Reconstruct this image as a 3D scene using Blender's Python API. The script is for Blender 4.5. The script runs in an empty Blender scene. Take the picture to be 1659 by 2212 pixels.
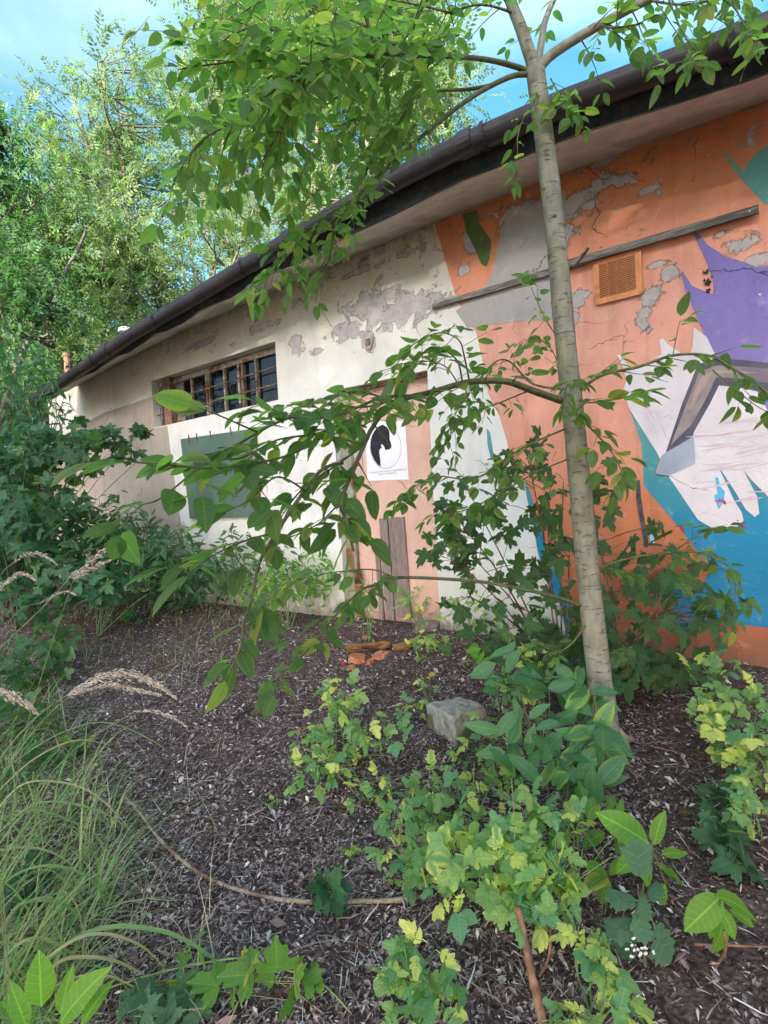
import bpy, math, random
import numpy as np
from mathutils import Vector, Matrix

rnd = random.Random(7)
rng = np.random.default_rng(11)
SC = bpy.context.scene
COL = SC.collection

# ------------------------------------------------------------------ camera
FPX, CX, CY = 1150.0, 830.0, 1106.0
CAM = np.array([0.0, 0.0, 1.6])
_p, _r = math.radians(1.15), math.radians(3.0)
FW = np.array([0, math.cos(_p), -math.sin(_p)])
_R0 = np.array([1.0, 0, 0]); _U0 = np.array([0, math.sin(_p), math.cos(_p)])
RT = math.cos(_r) * _R0 - math.sin(_r) * _U0
UP = math.cos(_r) * _U0 + math.sin(_r) * _R0
cd = bpy.data.cameras.new('camera')
cam = bpy.data.objects.new('camera', cd); COL.objects.link(cam)
cam.matrix_world = Matrix(((RT[0], UP[0], -FW[0], CAM[0]), (RT[1], UP[1], -FW[1], CAM[1]), (RT[2], UP[2], -FW[2], CAM[2]), (0, 0, 0, 1)))
cd.sensor_fit = 'HORIZONTAL'; cd.sensor_width = 36.0
cd.lens = FPX / 1659.0 * 36.0
cd.clip_start = 0.02; cd.clip_end = 2000
SC.camera = cam

# ------------------------------------------------------------------ world, sun, exposure
SUN_DIR = Vector((-0.38, -0.92, 0.0)).normalized()
SUN_EL = math.radians(23)
W = bpy.data.worlds.new('World'); SC.world = W; W.use_nodes = True
nt = W.node_tree; nt.nodes.clear()
def wn(t, **k):
    n = nt.nodes.new(t)
    for a, b in k.items(): setattr(n, a, b)
    return n
sky = wn('ShaderNodeTexSky', sky_type='NISHITA', sun_disc=False)
sky.sun_elevation = SUN_EL
sky.sun_rotation = math.atan2(SUN_DIR.x, SUN_DIR.y)
sky.air_density = 0.55; sky.dust_density = 4.5; sky.ozone_density = 1.0
tc = wn('ShaderNodeTexCoord')
mp = wn('ShaderNodeMapping'); mp.inputs['Scale'].default_value = (1.0, 1.0, 2.6)
no = wn('ShaderNodeTexNoise'); no.inputs['Scale'].default_value = 2.3; no.inputs['Detail'].default_value = 7; no.inputs['Distortion'].default_value = .4
cr = wn('ShaderNodeValToRGB'); cr.color_ramp.elements[0].position = .44; cr.color_ramp.elements[1].position = .78
cr.color_ramp.elements[0].color = (.0, .0, .0, 1); cr.color_ramp.elements[1].color = (.6, .6, .6, 1)
mx = wn('ShaderNodeMixRGB'); mx.inputs['Color2'].default_value = (2.3, 2.9, 3.1, 1)
bg = wn('ShaderNodeBackground'); bg.inputs['Strength'].default_value = 0.14
ow = wn('ShaderNodeOutputWorld')
L = nt.links.new
L(tc.outputs['Generated'], mp.inputs['Vector']); L(mp.outputs[0], no.inputs['Vector'])
L(no.outputs['Fac'], cr.inputs['Fac']); L(cr.outputs['Color'], mx.inputs['Fac'])
hs = wn('ShaderNodeMixRGB', blend_type='MULTIPLY'); hs.inputs[0].default_value = 1; hs.inputs['Color2'].default_value = (.80, .90, 1.0, 1)
hv = wn('ShaderNodeHueSaturation'); hv.inputs['Hue'].default_value = .466; hv.inputs['Saturation'].default_value = 1.24; hv.inputs['Value'].default_value = 1.0
L(sky.outputs[0], hv.inputs['Color']); L(hv.outputs[0], hs.inputs['Color1']); L(hs.outputs[0], mx.inputs['Color1']); L(mx.outputs[0], bg.inputs['Color']); L(bg.outputs[0], ow.inputs['Surface'])
sl = bpy.data.lights.new('sun', 'SUN'); sl.energy = 3.5; sl.angle = math.radians(.6); sl.color = (1, .96, .88)
so = bpy.data.objects.new('sun', sl); COL.objects.link(so)
sd = Vector((SUN_DIR.x * math.cos(SUN_EL), SUN_DIR.y * math.cos(SUN_EL), math.sin(SUN_EL)))
so.rotation_euler = sd.to_track_quat('Z', 'Y').to_euler(); so.location = (10, 10, 20)
vs = SC.view_settings
SC.display_settings.display_device = 'sRGB'
vs.view_transform = 'Standard'; vs.look = 'None'; vs.gamma = 1; vs.exposure = 2.3; vs.use_curve_mapping = False
try:
    vs.use_white_balance = True; vs.white_balance_temperature = 6600; vs.white_balance_tint = 6
except Exception: pass
SC.render.engine = 'CYCLES'
cy = SC.cycles
cy.use_denoising = True; cy.max_bounces = 7; cy.transparent_max_bounces = 8
cy.sample_clamp_indirect = 6

# ------------------------------------------------------------------ pixel helpers: photograph point -> place in the world
def ray(u, v): return FW + (u - CX) / FPX * RT + (CY - v) / FPX * UP
def dpix(u, v, d): return CAM + d * ray(u, v)
def proj(P):
    d = np.asarray(P) - CAM; z = d @ FW
    return CX + FPX * (d @ RT) / z, CY - FPX * (d @ UP) / z, z
_u = ray(-730, 1165).copy(); _u[2] = 0; _u /= np.linalg.norm(_u)
PH = np.array([_u[1], -_u[0], 0.0])        # from camera towards wall
WX = -_u                                    # along the wall, to the right
DW = 3.63
def wpix(u, v, o=0.0):
    r = ray(u, v); t = (DW - o) / (r @ PH); P = CAM + t * r
    return (float(P @ WX), float(P[2]))
WO = CAM * [1, 1, 0] + DW * PH
def wworld(X, Y, Z): return WO + X * WX - Y * PH + np.array([0, 0, Z])
def hsh(x, y, s=0.0):
    return (math.sin(x * 1.7 + s) * math.cos(y * 1.3 - s * 2) + .5 * math.sin(x * 3.9 + 1.3 * y + s) + .28 * math.sin(7.1 * x - 5.3 * y + 2 * s))
def ground(x, y):
    d = x * PH[0] + y * PH[1]
    t = min(max(d / 3.4, -.6), 1.0)
    z = .56 * t
    if d < 3.3 and abs(x) < 12: z += .022 * hsh(x, y, .6) * min(1, (3.3 - d) * 2) + .009 * math.sin(13 * x + 3 * y) * math.cos(11 * y - 4 * x)
    if d < -2: z += -.02 * (-d - 2) if d > -12 else -.2
    return z
def gpix(u, v, h=0.0):
    r = ray(u, v); t = .3
    while t < 60:
        P = CAM + t * r
        if P[2] < ground(P[0], P[1]) + h: return P
        t += .01
    return CAM + t * r

# ------------------------------------------------------------------ object helpers
def link(o): COL.objects.link(o); return o
def tag(o, label=None, cat=None, group=None, kind=None):
    if label: o['label'] = label
    if cat: o['category'] = cat
    if group: o['group'] = group
    if kind: o['kind'] = kind
    return o
def empty(name, loc, label, cat, group=None, rot=None):
    o = bpy.data.objects.new(name, None); link(o); o.location = loc; o.empty_display_size = .1
    if rot is not None: o.rotation_euler = rot
    tag(o, label, cat, group)
    return o
class MB:
    def __init__(s): s.v = []; s.f = []; s.uv = None; s.c = []
    def add(s, v, f):
        b = len(s.v); s.v += [tuple(map(float, p)) for p in v]; s.f += [tuple(i + b for i in q) for q in f]
    def box(s, c, d, R=None):
        c = np.array(c); h = np.array(d) / 2.
        vs_ = [np.array([(i & 1) * 2 - 1, (i >> 1 & 1) * 2 - 1, (i >> 2 & 1) * 2 - 1]) * h for i in range(8)]
        if R is not None: vs_ = [np.asarray(R) @ p for p in vs_]
        s.add([c + p for p in vs_], [(0, 2, 3, 1), (4, 5, 7, 6), (0, 1, 5, 4), (2, 6, 7, 3), (0, 4, 6, 2), (1, 3, 7, 5)])
        return s
    def bar(s, a, b, w, h, up=(0, 0, 1)):
        a = np.array(a, float); b = np.array(b, float); t = b - a; l = np.linalg.norm(t); t /= l
        x = np.cross(t, up); x /= np.linalg.norm(x); z = np.cross(x, t)
        return s.box((a + b) / 2, (w, l, h), np.stack([x, t, z], 1))
    def tube(s, pts, rad, n=6, cap=True, bump=0.0):
        pts = [np.asarray(p, float) for p in pts]; N = len(pts)
        if not hasattr(rad, '__len__'): rad = [rad] * N
        prev = None; rings = []
        for i, p in enumerate(pts):
            t = pts[min(i + 1, N - 1)] - pts[max(i - 1, 0)]; t /= (np.linalg.norm(t) + 1e-9)
            if prev is None:
                a = np.array([0, 0, 1.]) if abs(t[2]) < .9 else np.array([1., 0, 0]); x = np.cross(t, a)
            else: x = prev - t * (prev @ t)
            x /= (np.linalg.norm(x) + 1e-9); prev = x; y = np.cross(t, x)
            rings.append([p + rad[i] * (1 + bump * rnd.uniform(-1, 1)) * (math.cos(2 * math.pi * k / n) * x + math.sin(2 * math.pi * k / n) * y) for k in range(n)])
        v = [q for r_ in rings for q in r_]; f = []
        for i in range(N - 1):
            for k in range(n): f.append((i * n + k, i * n + (k + 1) % n, (i + 1) * n + (k + 1) % n, (i + 1) * n + k))
        if cap: f.append(tuple(range(n - 1, -1, -1))); f.append(tuple((N - 1) * n + k for k in range(n)))
        s.add(v, f); return s
    def prism(s, poly, z0, z1, tf=lambda x, y, z: (x, y, z)):
        n = len(poly)
        s.add([tf(x, y, z0) for x, y in poly] + [tf(x, y, z1) for x, y in poly],
              [tuple(range(n - 1, -1, -1)), tuple(range(n, 2 * n))] + [(i, (i + 1) % n, n + (i + 1) % n, n + i) for i in range(n)])
        return s
    def mesh(s, name, mat=None, smooth=False):
        m = bpy.data.meshes.new(name); m.from_pydata(s.v, [], s.f)
        if mat: m.materials.append(mat)
        if smooth: m.shade_smooth()
        m.update(); return m
    def build(s, name, mat, parent=None, smooth=False, world=False):
        o = bpy.data.objects.new(name, s.mesh(name, mat, smooth)); link(o)
        if parent is not None:
            o.parent = parent
            if world: o.matrix_parent_inverse = pinv(parent)
        return o
def pinv(parent):
    return (Matrix.Translation(parent.location) @ parent.rotation_euler.to_matrix().to_4x4()).inverted()
def smooth_path(pts, n=4):
    P = [np.asarray(p, float) for p in pts]; out = []
    for i in range(len(P) - 1):
        a = P[max(i - 1, 0)]; b = P[i]; c = P[i + 1]; d = P[min(i + 2, len(P) - 1)]
        for k in range(n):
            t = k / n
            out.append(.5 * ((2 * b) + (-a + c) * t + (2 * a - 5 * b + 4 * c - d) * t * t + (-a + 3 * b - 3 * c + d) * t ** 3))
    out.append(P[-1]); return out
def unit(v):
    v = np.asarray(v, float); return v / (np.linalg.norm(v) + 1e-9)
def rv(s=1.0): return np.array([rnd.gauss(0, s), rnd.gauss(0, s), rnd.gauss(0, s)])

# ------------------------------------------------------------------ materials
class G:
    def __init__(s, name):
        s.m = bpy.data.materials.new(name); s.m.use_nodes = True; s.t = s.m.node_tree; s.t.nodes.clear()
        s.out = s.t.nodes.new('ShaderNodeOutputMaterial')
    def n(s, t, ins=None, **k):
        n = s.t.nodes.new(t)
        for a, b in k.items(): setattr(n, a, b)
        for a, b in (ins or {}).items(): s.put(n.inputs[a], b)
        return n
    def put(s, sock, b):
        if isinstance(b, bpy.types.NodeSocket): s.t.links.new(b, sock)
        elif isinstance(b, bpy.types.Node): s.t.links.new(b.outputs[0], sock)
        elif isinstance(b, (tuple, list)) and len(b) == 3 and sock.type == 'RGBA': sock.default_value = (*b, 1)
        else: sock.default_value = b
    def math(s, op, a, b=0.0, c=0.0):
        n = s.n('ShaderNodeMath', operation=op); s.put(n.inputs[0], a); s.put(n.inputs[1], b); s.put(n.inputs[2], c); return n.outputs[0]
    def mix(s, f, a, b, bt='MIX'):
        n = s.n('ShaderNodeMixRGB', blend_type=bt); s.put(n.inputs[0], f); s.put(n.inputs[1], a); s.put(n.inputs[2], b); return n.outputs[0]
    def noise(s, scale, detail=4, vec=None, dist=0.0, rough=.55, out=0):
        n = s.n('ShaderNodeTexNoise'); n.inputs['Scale'].default_value = scale; n.inputs['Detail'].default_value = detail
        n.inputs['Distortion'].default_value = dist; n.inputs['Roughness'].default_value = rough
        if vec is not None: s.put(n.inputs['Vector'], vec)
        return n.outputs[out]
    def ramp(s, f, lo, hi, a=0.0, b=1.0):
        n = s.n('ShaderNodeMapRange'); n.interpolation_type = 'SMOOTHSTEP'
        s.put(n.inputs['Value'], f); n.inputs['From Min'].default_value = lo; n.inputs['From Max'].default_value = hi
        n.inputs['To Min'].default_value = a; n.inputs['To Max'].default_value = b; return n.outputs[0]
    def obj(s): return s.n('ShaderNodeTexCoord').outputs['Object']
    def scale(s, vec, sc):
        n = s.n('ShaderNodeMapping'); s.put(n.inputs['Vector'], vec); n.inputs['Scale'].default_value = sc; return n.outputs[0]
    def bsdf(s, col, rough=.7, bump=None, dist=.01, spec=.3, metal=0.0, strength=1.0):
        p = s.n('ShaderNodeBsdfPrincipled'); s.put(p.inputs['Base Color'], col); s.put(p.inputs['Roughness'], rough)
        p.inputs['Specular IOR Level'].default_value = spec; p.inputs['Metallic'].default_value = metal
        if bump is not None:
            b = s.n('ShaderNodeBump'); s.put(b.inputs['Height'], bump); b.inputs['Distance'].default_value = dist; b.inputs['Strength'].default_value = strength
            s.t.links.new(b.outputs[0], p.inputs['Normal'])
        return p
    def done(s, p): s.t.links.new(p.outputs[0], s.out.inputs['Surface']); return s.m

def simple(name, c1, c2, scale=20, rough=.7, bump=.004, detail=6, spec=.3, metal=0.0, stretch=None, c3=None):
    g = G(name); v = g.obj()
    if stretch: v = g.scale(v, stretch)
    n1 = g.noise(scale, detail, v); n2 = g.noise(scale * .23, 4, v, .5)
    col = g.mix(g.ramp(n1, .35, .65), c1, c2)
    if c3: col = g.mix(g.ramp(n2, .52, .62), col, c3)
    else: col = g.mix(g.ramp(n2, .4, .7, 0, .35), col, c2, 'MULTIPLY')
    return g.done(g.bsdf(col, rough, n1, bump, spec, metal))

# plaster shared by every painted layer of the wall: peel patches sit at fixed places of the wall
PEEL = []
def add_peel(u, v, ru, rv_, s=1.0):
    X, Z = wpix(u, v); X1, _ = wpix(u + ru, v); _, Z1 = wpix(u, v - rv_)
    PEEL.append((X, Z, abs(X1 - X), abs(Z1 - Z), s))
for a in [(860, 672, 110, 34, 1.0), (800, 655, 60, 25, 1.1), (755, 715, 45, 22, .95), (915, 650, 45, 22, .9), (640, 745, 16, 26, 1.0), (690, 757, 24, 8, .9), (565, 705, 36, 12, 1.0),
          (555, 690, 12, 14, .8), (430, 745, 40, 10, .8), (640, 650, 16, 14, .8), (780, 585, 60, 8, .8), (880, 545, 50, 12, .75), (798, 735, 14, 24, 1.05),
          (1110, 470, 50, 28, .98), (1150, 520, 40, 50, 1.05), (1250, 440, 55, 40, .9), (1290, 400, 45, 28, .85), (1225, 500, 30, 30, .85), (1350, 390, 40, 20, .75),
          (1015, 520, 22, 55, .78), (1000, 585, 22, 14, .75), (1405, 640, 30, 22, .95), (1390, 690, 18, 30, 1.0), (1450, 590, 30, 22, .78), (1250, 640, 22, 24, .9), (1240, 690, 14, 16, .9), (1425, 570, 26, 9, .95),
          (1600, 530, 60, 26, .85), (1560, 505, 30, 14, .8), (1640, 560, 50, 14, .9), (1300, 350, 60, 12, .8), (1280, 1160, 30, 18, .7), (1400, 410, 30, 8, .9),
          (540, 1010, 4, 4, .1)]: add_peel(*a)
def plaster(name, col, col2=None, z=None, peel=1.0, streak=.5, peelcol=(.38, .345, .335), rough=.85, xr=(-99, 99)):
    """col at height z[0], col2 at height z[1]"""
    g = G(name); v = g.obj(); sx = g.n('ShaderNodeSeparateXYZ', {0: v}); X, Z = sx.outputs[0], sx.outputs[2]
    c = col
    if isinstance(col, list):
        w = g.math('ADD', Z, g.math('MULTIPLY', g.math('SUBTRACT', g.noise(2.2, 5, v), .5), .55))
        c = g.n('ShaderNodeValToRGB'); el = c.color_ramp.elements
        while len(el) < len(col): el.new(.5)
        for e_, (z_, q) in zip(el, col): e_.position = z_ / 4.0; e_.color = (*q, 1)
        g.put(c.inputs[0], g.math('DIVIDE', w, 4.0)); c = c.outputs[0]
    elif col2:
        w = g.math('ADD', Z, g.math('MULTIPLY', g.math('SUBTRACT', g.noise(1.7, 4, v), .5), .5))
        n = g.n('ShaderNodeMapRange'); n.interpolation_type = 'SMOOTHSTEP'; g.put(n.inputs[0], w); n.inputs[1].default_value = z[0]; n.inputs[2].default_value = z[1]
        c = g.mix(n.outputs[0], col, col2)
    nb = g.noise(3.1, 6, v, .4); nf = g.noise(70, 5, v); nm = g.noise(14, 6, v, .6, .65); nl = g.noise(8.5, 9, v, .8, .70)
    c = g.mix(g.ramp(nb, .35, .75, 0, .28), c, (.55, .52, .46), 'MULTIPLY')
    st = g.noise(1.0, 6, g.scale(v, (9, 9, .9)), .3)
    c = g.mix(g.ramp(st, .5, .72, 0, .30 * streak), c, (.50, .46, .38), 'MULTIPLY')
    c = g.mix(g.ramp(nm, .55, .75, 0, .18), c, (.75, .72, .66))
    # peeling
    m = None
    for (cx_, cz, rx, rz, s_) in PEEL:
        if cx_ + 1.6 * rx < xr[0] or cx_ - 1.6 * rx > xr[1]: continue
        a = g.math('DIVIDE', g.math('SUBTRACT', X, cx_), rx); b = g.math('DIVIDE', g.math('SUBTRACT', Z, cz), rz)
        d = g.math('SUBTRACT', s_, g.math('SQRT', g.math('ADD', g.math('MULTIPLY', a, a), g.math('MULTIPLY', b, b))))
        m = d if m is None else g.math('MAXIMUM', m, d)
    m = -.6 if m is None else g.math('MAXIMUM', m, -.6)
    e = g.math('ADD', m, g.math('MULTIPLY', g.math('SUBTRACT', nl, .5), 4.2))
    pk = g.ramp(e, .09, .20, 0, 1)
    # small stray flakes everywhere, more under the eaves
    hz = g.ramp(Z, 2.6, 3.6, 0.0, .10)
    fl = g.ramp(g.math('ADD', g.noise(9, 7, v, .8, .7), hz), .71, .725)
    pk = g.math('MULTIPLY', g.math('MAXIMUM', pk, fl), peel)
    pc = g.mix(g.ramp(nm, .35, .7), peelcol, tuple(x * 1.35 for x in peelcol))
    edge = g.math('MULTIPLY', g.ramp(e, -.02, .10, 0, 1), g.math('SUBTRACT', 1.0, pk))
    c = g.mix(g.math('MULTIPLY', edge, .15), c, (.16, .14, .11))
    c = g.mix(pk, c, pc)
    # cracks
    wv = g.n('ShaderNodeVectorMath', operation='ADD'); g.put(wv.inputs[0], v)
    ns = g.n('ShaderNodeTexNoise'); ns.inputs['Scale'].default_value = 4; ns.inputs['Detail'].default_value = 6; g.put(ns.inputs['Vector'], v)
    sc_ = g.n('ShaderNodeVectorMath', operation='SCALE'); g.put(sc_.inputs[0], ns.outputs['Color']); sc_.inputs[3].default_value = .35; g.put(wv.inputs[1], sc_.outputs[0])
    vo = g.n('ShaderNodeTexVoronoi', feature='DISTANCE_TO_EDGE'); vo.inputs['Scale'].default_value = 1.5; g.put(vo.inputs['Vector'], wv.outputs[0])
    ck = g.math('MULTIPLY', g.ramp(vo.outputs[0], .0, .0045, 1, 0), g.ramp(g.noise(1.3, 3, v), .52, .62))
    c = g.mix(g.math('MULTIPLY', ck, .38), c, (.05, .045, .04))
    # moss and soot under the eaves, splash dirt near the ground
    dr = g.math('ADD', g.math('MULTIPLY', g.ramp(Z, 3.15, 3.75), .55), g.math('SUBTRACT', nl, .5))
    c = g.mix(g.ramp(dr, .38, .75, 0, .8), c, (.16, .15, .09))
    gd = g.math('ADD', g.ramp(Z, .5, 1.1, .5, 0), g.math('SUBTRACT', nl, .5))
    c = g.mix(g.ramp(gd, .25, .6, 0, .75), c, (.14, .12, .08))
    h = g.math('ADD', g.math('MULTIPLY', nf, .18), g.math('ADD', g.math('MULTIPLY', nm, .35), g.math('ADD', g.math('MULTIPLY', pk, -.30), g.math('MULTIPLY', ck, -1.2))))
    h = g.math('ADD', h, g.math('MULTIPLY', edge, .12))
    return g.done(g.bsdf(c, rough, h, .012, .2))

def leafmat(name, c, c2, under=None, yellow=None, yamt=.0, trans=.4, rough=.42, spec=.4, tcol=None, vein=.35):
    g = G(name)
    uv = g.n('ShaderNodeUVMap'); sx = g.n('ShaderNodeSeparateXYZ', {0: uv}); ux, uy = sx.outputs[0], sx.outputs[1]
    at = g.n('ShaderNodeAttribute', attribute_name='tint'); oi = g.n('ShaderNodeObjectInfo')
    r = g.math('FRACT', g.math('ADD', oi.outputs['Random'], at.outputs['Fac']))
    r2 = g.math('FRACT', g.math('MULTIPLY', r, 7.31))
    v = g.obj()
    col = g.mix(r, c, c2)
    col = g.mix(g.ramp(g.noise(55, 4, v), .4, .7, 0, .35), col, c2)
    if yellow:
        ym = g.math('MULTIPLY', g.ramp(g.math('ADD', r2, g.math('MULTIPLY', ux, .18)), 1 - yamt, 1 - yamt + .18), 1)
        col = g.mix(ym, col, yellow)
    light = g.mix(1, col, (1.9, 1.7, 1.7), 'MULTIPLY')
    vm = g.ramp(ux, .03, .10, vein * 1.6, 0)
    sv = g.n('ShaderNodeMath', operation='SINE'); g.put(sv.inputs[0], g.math('MULTIPLY', g.math('SUBTRACT', uy, g.math('MULTIPLY', ux, .16)), 48))
    svm = g.ramp(sv.outputs[0], .86, 1.0, 0, vein * .6)
    col2 = g.mix(g.math('MAXIMUM', vm, svm), col, light)
    geo = g.n('ShaderNodeNewGeometry')
    un = g.mix(.5, col2, under or tuple(min(1, x * 1.6 + .03) for x in c2))
    colf = g.mix(geo.outputs['Backfacing'], col2, un)
    p = g.bsdf(colf, rough, g.math('ADD', g.math('MULTIPLY', sv.outputs[0], .25), g.noise(90, 3, v)), .0015, spec)
    tr = g.n('ShaderNodeBsdfTranslucent'); g.put(tr.inputs['Color'], g.mix(1, col2, tcol or (1.9, 2.3, .9), 'MULTIPLY'))
    ms = g.n('ShaderNodeMixShader'); ms.inputs[0].default_value = trans
    g.t.links.new(p.outputs[0], ms.inputs[1]); g.t.links.new(tr.outputs[0], ms.inputs[2])
    return g.done(ms)

def tintmat(name, stops, rough=.85, spec=.15, bumpscale=60):
    """colour by the per-piece 'tint' value"""
    g = G(name); at = g.n('ShaderNodeAttribute', attribute_name='tint')
    cr_ = g.n('ShaderNodeValToRGB'); cr_.color_ramp.interpolation = 'LINEAR'
    el = cr_.color_ramp.elements
    while len(el) < len(stops): el.new(.5)
    for e, (p, c) in zip(el, stops): e.position = p; e.color = (*c, 1)
    g.put(cr_.inputs[0], at.outputs['Fac'])
    n = g.noise(bumpscale, 5, g.obj())
    col = g.mix(g.ramp(n, .35, .7, 0, .45), cr_.outputs[0], (.45, .42, .4), 'MULTIPLY')
    return g.done(g.bsdf(col, rough, n, .003, spec))

MT = {}
MT['tree_leaf'] = leafmat('tree_leaf', (.085, .170, .060), (.125, .225, .070), under=(.17, .25, .14), trans=.57, yellow=(.26, .30, .08), yamt=.13, tcol=(2.3, 2.4, 1.0))
MT['laurel'] = leafmat('shrub_leaf', (.055, .165, .070), (.090, .215, .085), trans=.30, rough=.33, spec=.5, yellow=(.22, .36, .06), yamt=.05)
MT['celandine'] = leafmat('celandine_leaf', (.12, .29, .17), (.30, .43, .15), under=(.2, .3, .17), yellow=(.60, .62, .20), yamt=.26, trans=.40, rough=.6, spec=.25, vein=.2)
MT['maple'] = leafmat('maple_leaf', (.042, .105, .040), (.062, .140, .048), trans=.34, yellow=(.16, .26, .04), yamt=.05, rough=.5)
MT['bush'] = leafmat('bush_leaf', (.035, .105, .050), (.065, .165, .065), trans=.3, yellow=(.28, .32, .06), yamt=.05, rough=.5)
MT['weed'] = leafmat('weed_leaf', (.045, .115, .055), (.08, .165, .07), trans=.3, rough=.55)
MT['hop'] = leafmat('hop_leaf', (.10, .22, .045), (.15, .30, .060), trans=.42, yellow=(.42, .42, .10), yamt=.10, rough=.55)
MT['mugwort'] = leafmat('mugwort_leaf', (.075, .165, .095), (.110, .205, .110), trans=.25, rough=.7, spec=.2)
MT['walnut'] = leafmat('walnut_leaf', (.14, .30, .045), (.19, .36, .055), trans=.45, rough=.45, vein=.5)
MT['dark_herb'] = leafmat('dark_herb_leaf', (.035, .110, .050), (.055, .145, .060), trans=.25, rough=.5)
MT['grass'] = leafmat('grass_blade', (.13, .235, .08), (.20, .31, .12), trans=.35, yellow=(.42, .36, .20), yamt=.20, rough=.5, vein=.15)
MT['straw_blade'] = leafmat('dry_blade', (.30, .25, .16), (.42, .36, .25), trans=.2, rough=.7, vein=0)
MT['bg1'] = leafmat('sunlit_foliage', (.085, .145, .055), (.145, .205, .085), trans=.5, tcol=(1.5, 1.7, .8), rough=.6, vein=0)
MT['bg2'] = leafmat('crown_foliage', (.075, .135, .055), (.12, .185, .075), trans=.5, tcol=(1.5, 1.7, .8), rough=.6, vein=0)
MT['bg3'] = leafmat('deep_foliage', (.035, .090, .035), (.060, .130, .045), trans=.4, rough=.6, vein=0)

def bark_young():
    g = G('young_bark'); v = g.obj()
    n1 = g.noise(24, 6, g.scale(v, (1, 1, .4))); n2 = g.noise(7, 5, v, .5)
    c = g.mix(g.ramp(n1, .35, .65), (.20, .195, .14), (.31, .295, .225))
    c = g.mix(g.ramp(n2, .5, .7, 0, .6), c, (.20, .155, .09))
    lent = g.noise(30, 3, g.scale(v, (.55, .55, 3.2)), .3)
    lm = g.ramp(lent, .60, .66)
    c = g.mix(g.math('MULTIPLY', lm, .5), c, (.12, .07, .04))
    rg = g.noise(1, 2, g.scale(v, (.6, .6, 14)), .8); rm = g.ramp(rg, .66, .70)
    c = g.mix(g.math('MULTIPLY', rm, .35), c, (.12, .08, .05))
    h = g.math('ADD', g.math('MULTIPLY', n1, .5), g.math('ADD', g.math('MULTIPLY', lm, .7), g.math('MULTIPLY', rm, -.6)))
    return g.done(g.bsdf(c, .8, h, .006, .25))
MT['bark'] = bark_young()
MT['twig'] = simple('twig_bark', (.10, .11, .05), (.17, .17, .08), 40, .7)
MT['stem'] = simple('green_stem', (.14, .24, .09), (.22, .30, .12), 40, .6, c3=(.25, .20, .12))
MT['bgbark'] = simple('grey_bark', (.09, .075, .06), (.19, .155, .125), 9, .9, .02)
MT['bgbark_warm'] = simple('sunlit_bark', (.24, .17, .11), (.34, .26, .17), 9, .9, .02)
MT['dry_stick'] = simple('dry_stick', (.22, .17, .12), (.36, .30, .23), 30, .85, .003, stretch=(1, 1, 1), c3=(.17, .10, .07))
MT['straw'] = tintmat('dry_seedhead', [(0, (.46, .35, .26)), (.5, (.68, .56, .44)), (1, (.85, .76, .64))], .8)
MT['print'] = simple('grey_print', (.10, .10, .12), (.16, .16, .18), 30, .7, .0002)
MT['wood_old'] = simple('weathered_wood', (.13, .115, .10), (.26, .235, .21), 10, .85, .004, stretch=(1.2, 12, 12), c3=(.09, .08, .07))
MT['plank'] = simple('purple_brown_plank', (.20, .145, .13), (.32, .255, .235), 14, .85, .003, stretch=(12, 12, .8))
MT['rot'] = simple('rotten_wood', (.16, .075, .035), (.34, .17, .07), 12, .95, .02, stretch=(1, 7, 7), c3=(.05, .035, .022))
MT['brickred'] = simple('orange_brick', (.38, .13, .06), (.56, .25, .13), 30, .9, .004)
MT['rust'] = simple('rusty_steel', (.14, .07, .045), (.30, .17, .11), 28, .8, .003, c3=(.10, .06, .05))
MT['rusty_paint'] = simple('flaking_cream_paint', (.36, .32, .25), (.20, .14, .10), 26, .8, .004, c3=(.12, .06, .04))
MT['gutter'] = simple('brown_gutter', (.018, .012, .014), (.034, .023, .025), 12, .5, .001, spec=.5)
MT['tar'] = simple('roofing_felt', (.022, .022, .024), (.045, .045, .048), 30, .85, .006)
MT['soffit'] = simple('soffit_concrete', (.52, .48, .40), (.64, .60, .52), 9, .9, .006, c3=(.42, .39, .32))
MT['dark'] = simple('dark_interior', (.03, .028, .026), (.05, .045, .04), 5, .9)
MT['greenboard'] = simple('grey_green_board', (.085, .145, .115), (.11, .17, .135), 3, .6, .001)
MT['doorpaint'] = plaster('pink_beige_door_paint', (.70, .45, .36), peel=1.0, streak=.7, peelcol=(.34, .14, .07), xr=(50, 51))
MT['frame_olive'] = simple('olive_steel_frame', (.24, .24, .17), (.34, .33, .25), 14, .7, .002, c3=(.22, .10, .05))
MT['paper'] = simple('poster_paper', (.80, .80, .83), (.84, .84, .86), 8, .7, .001)
MT['ink'] = simple('black_ink', (.012, .011, .016), (.02, .018, .024), 30, .6, .0005)
MT['vent'] = simple('orange_vent_paint', (.62, .23, .09), (.70, .30, .13), 18, .55, .001, c3=(.42, .17, .07))
MT['ventdark'] = simple('vent_shadow_box', (.02, .016, .012), (.03, .02, .015), 10, .9)
MT['concrete'] = simple('mossy_concrete', (.24, .23, .20), (.38, .37, .33), 26, .92, .012, c3=(.12, .13, .06))
MT['tile'] = simple('grey_plastic_sheet', (.075, .085, .07), (.10, .11, .09), 10, .6, .001)
MT['white_bit'] = simple('white_scrap', (.66, .64, .62), (.78, .76, .74), 20, .7, .002)
MT['redplastic'] = simple('red_plastic', (.55, .02, .03), (.65, .04, .05), 20, .4, .001)
MT['yellow_petal'] = simple('yellow_petal', (.85, .60, .02), (.90, .68, .05), 20, .6, .001)
MT['pink_petal'] = simple('magenta_petal', (.42, .01, .10), (.52, .03, .16), 20, .6, .001)
MT['cream_petal'] = simple('cream_petal', (.62, .55, .42), (.72, .66, .52), 20, .6, .001)
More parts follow.
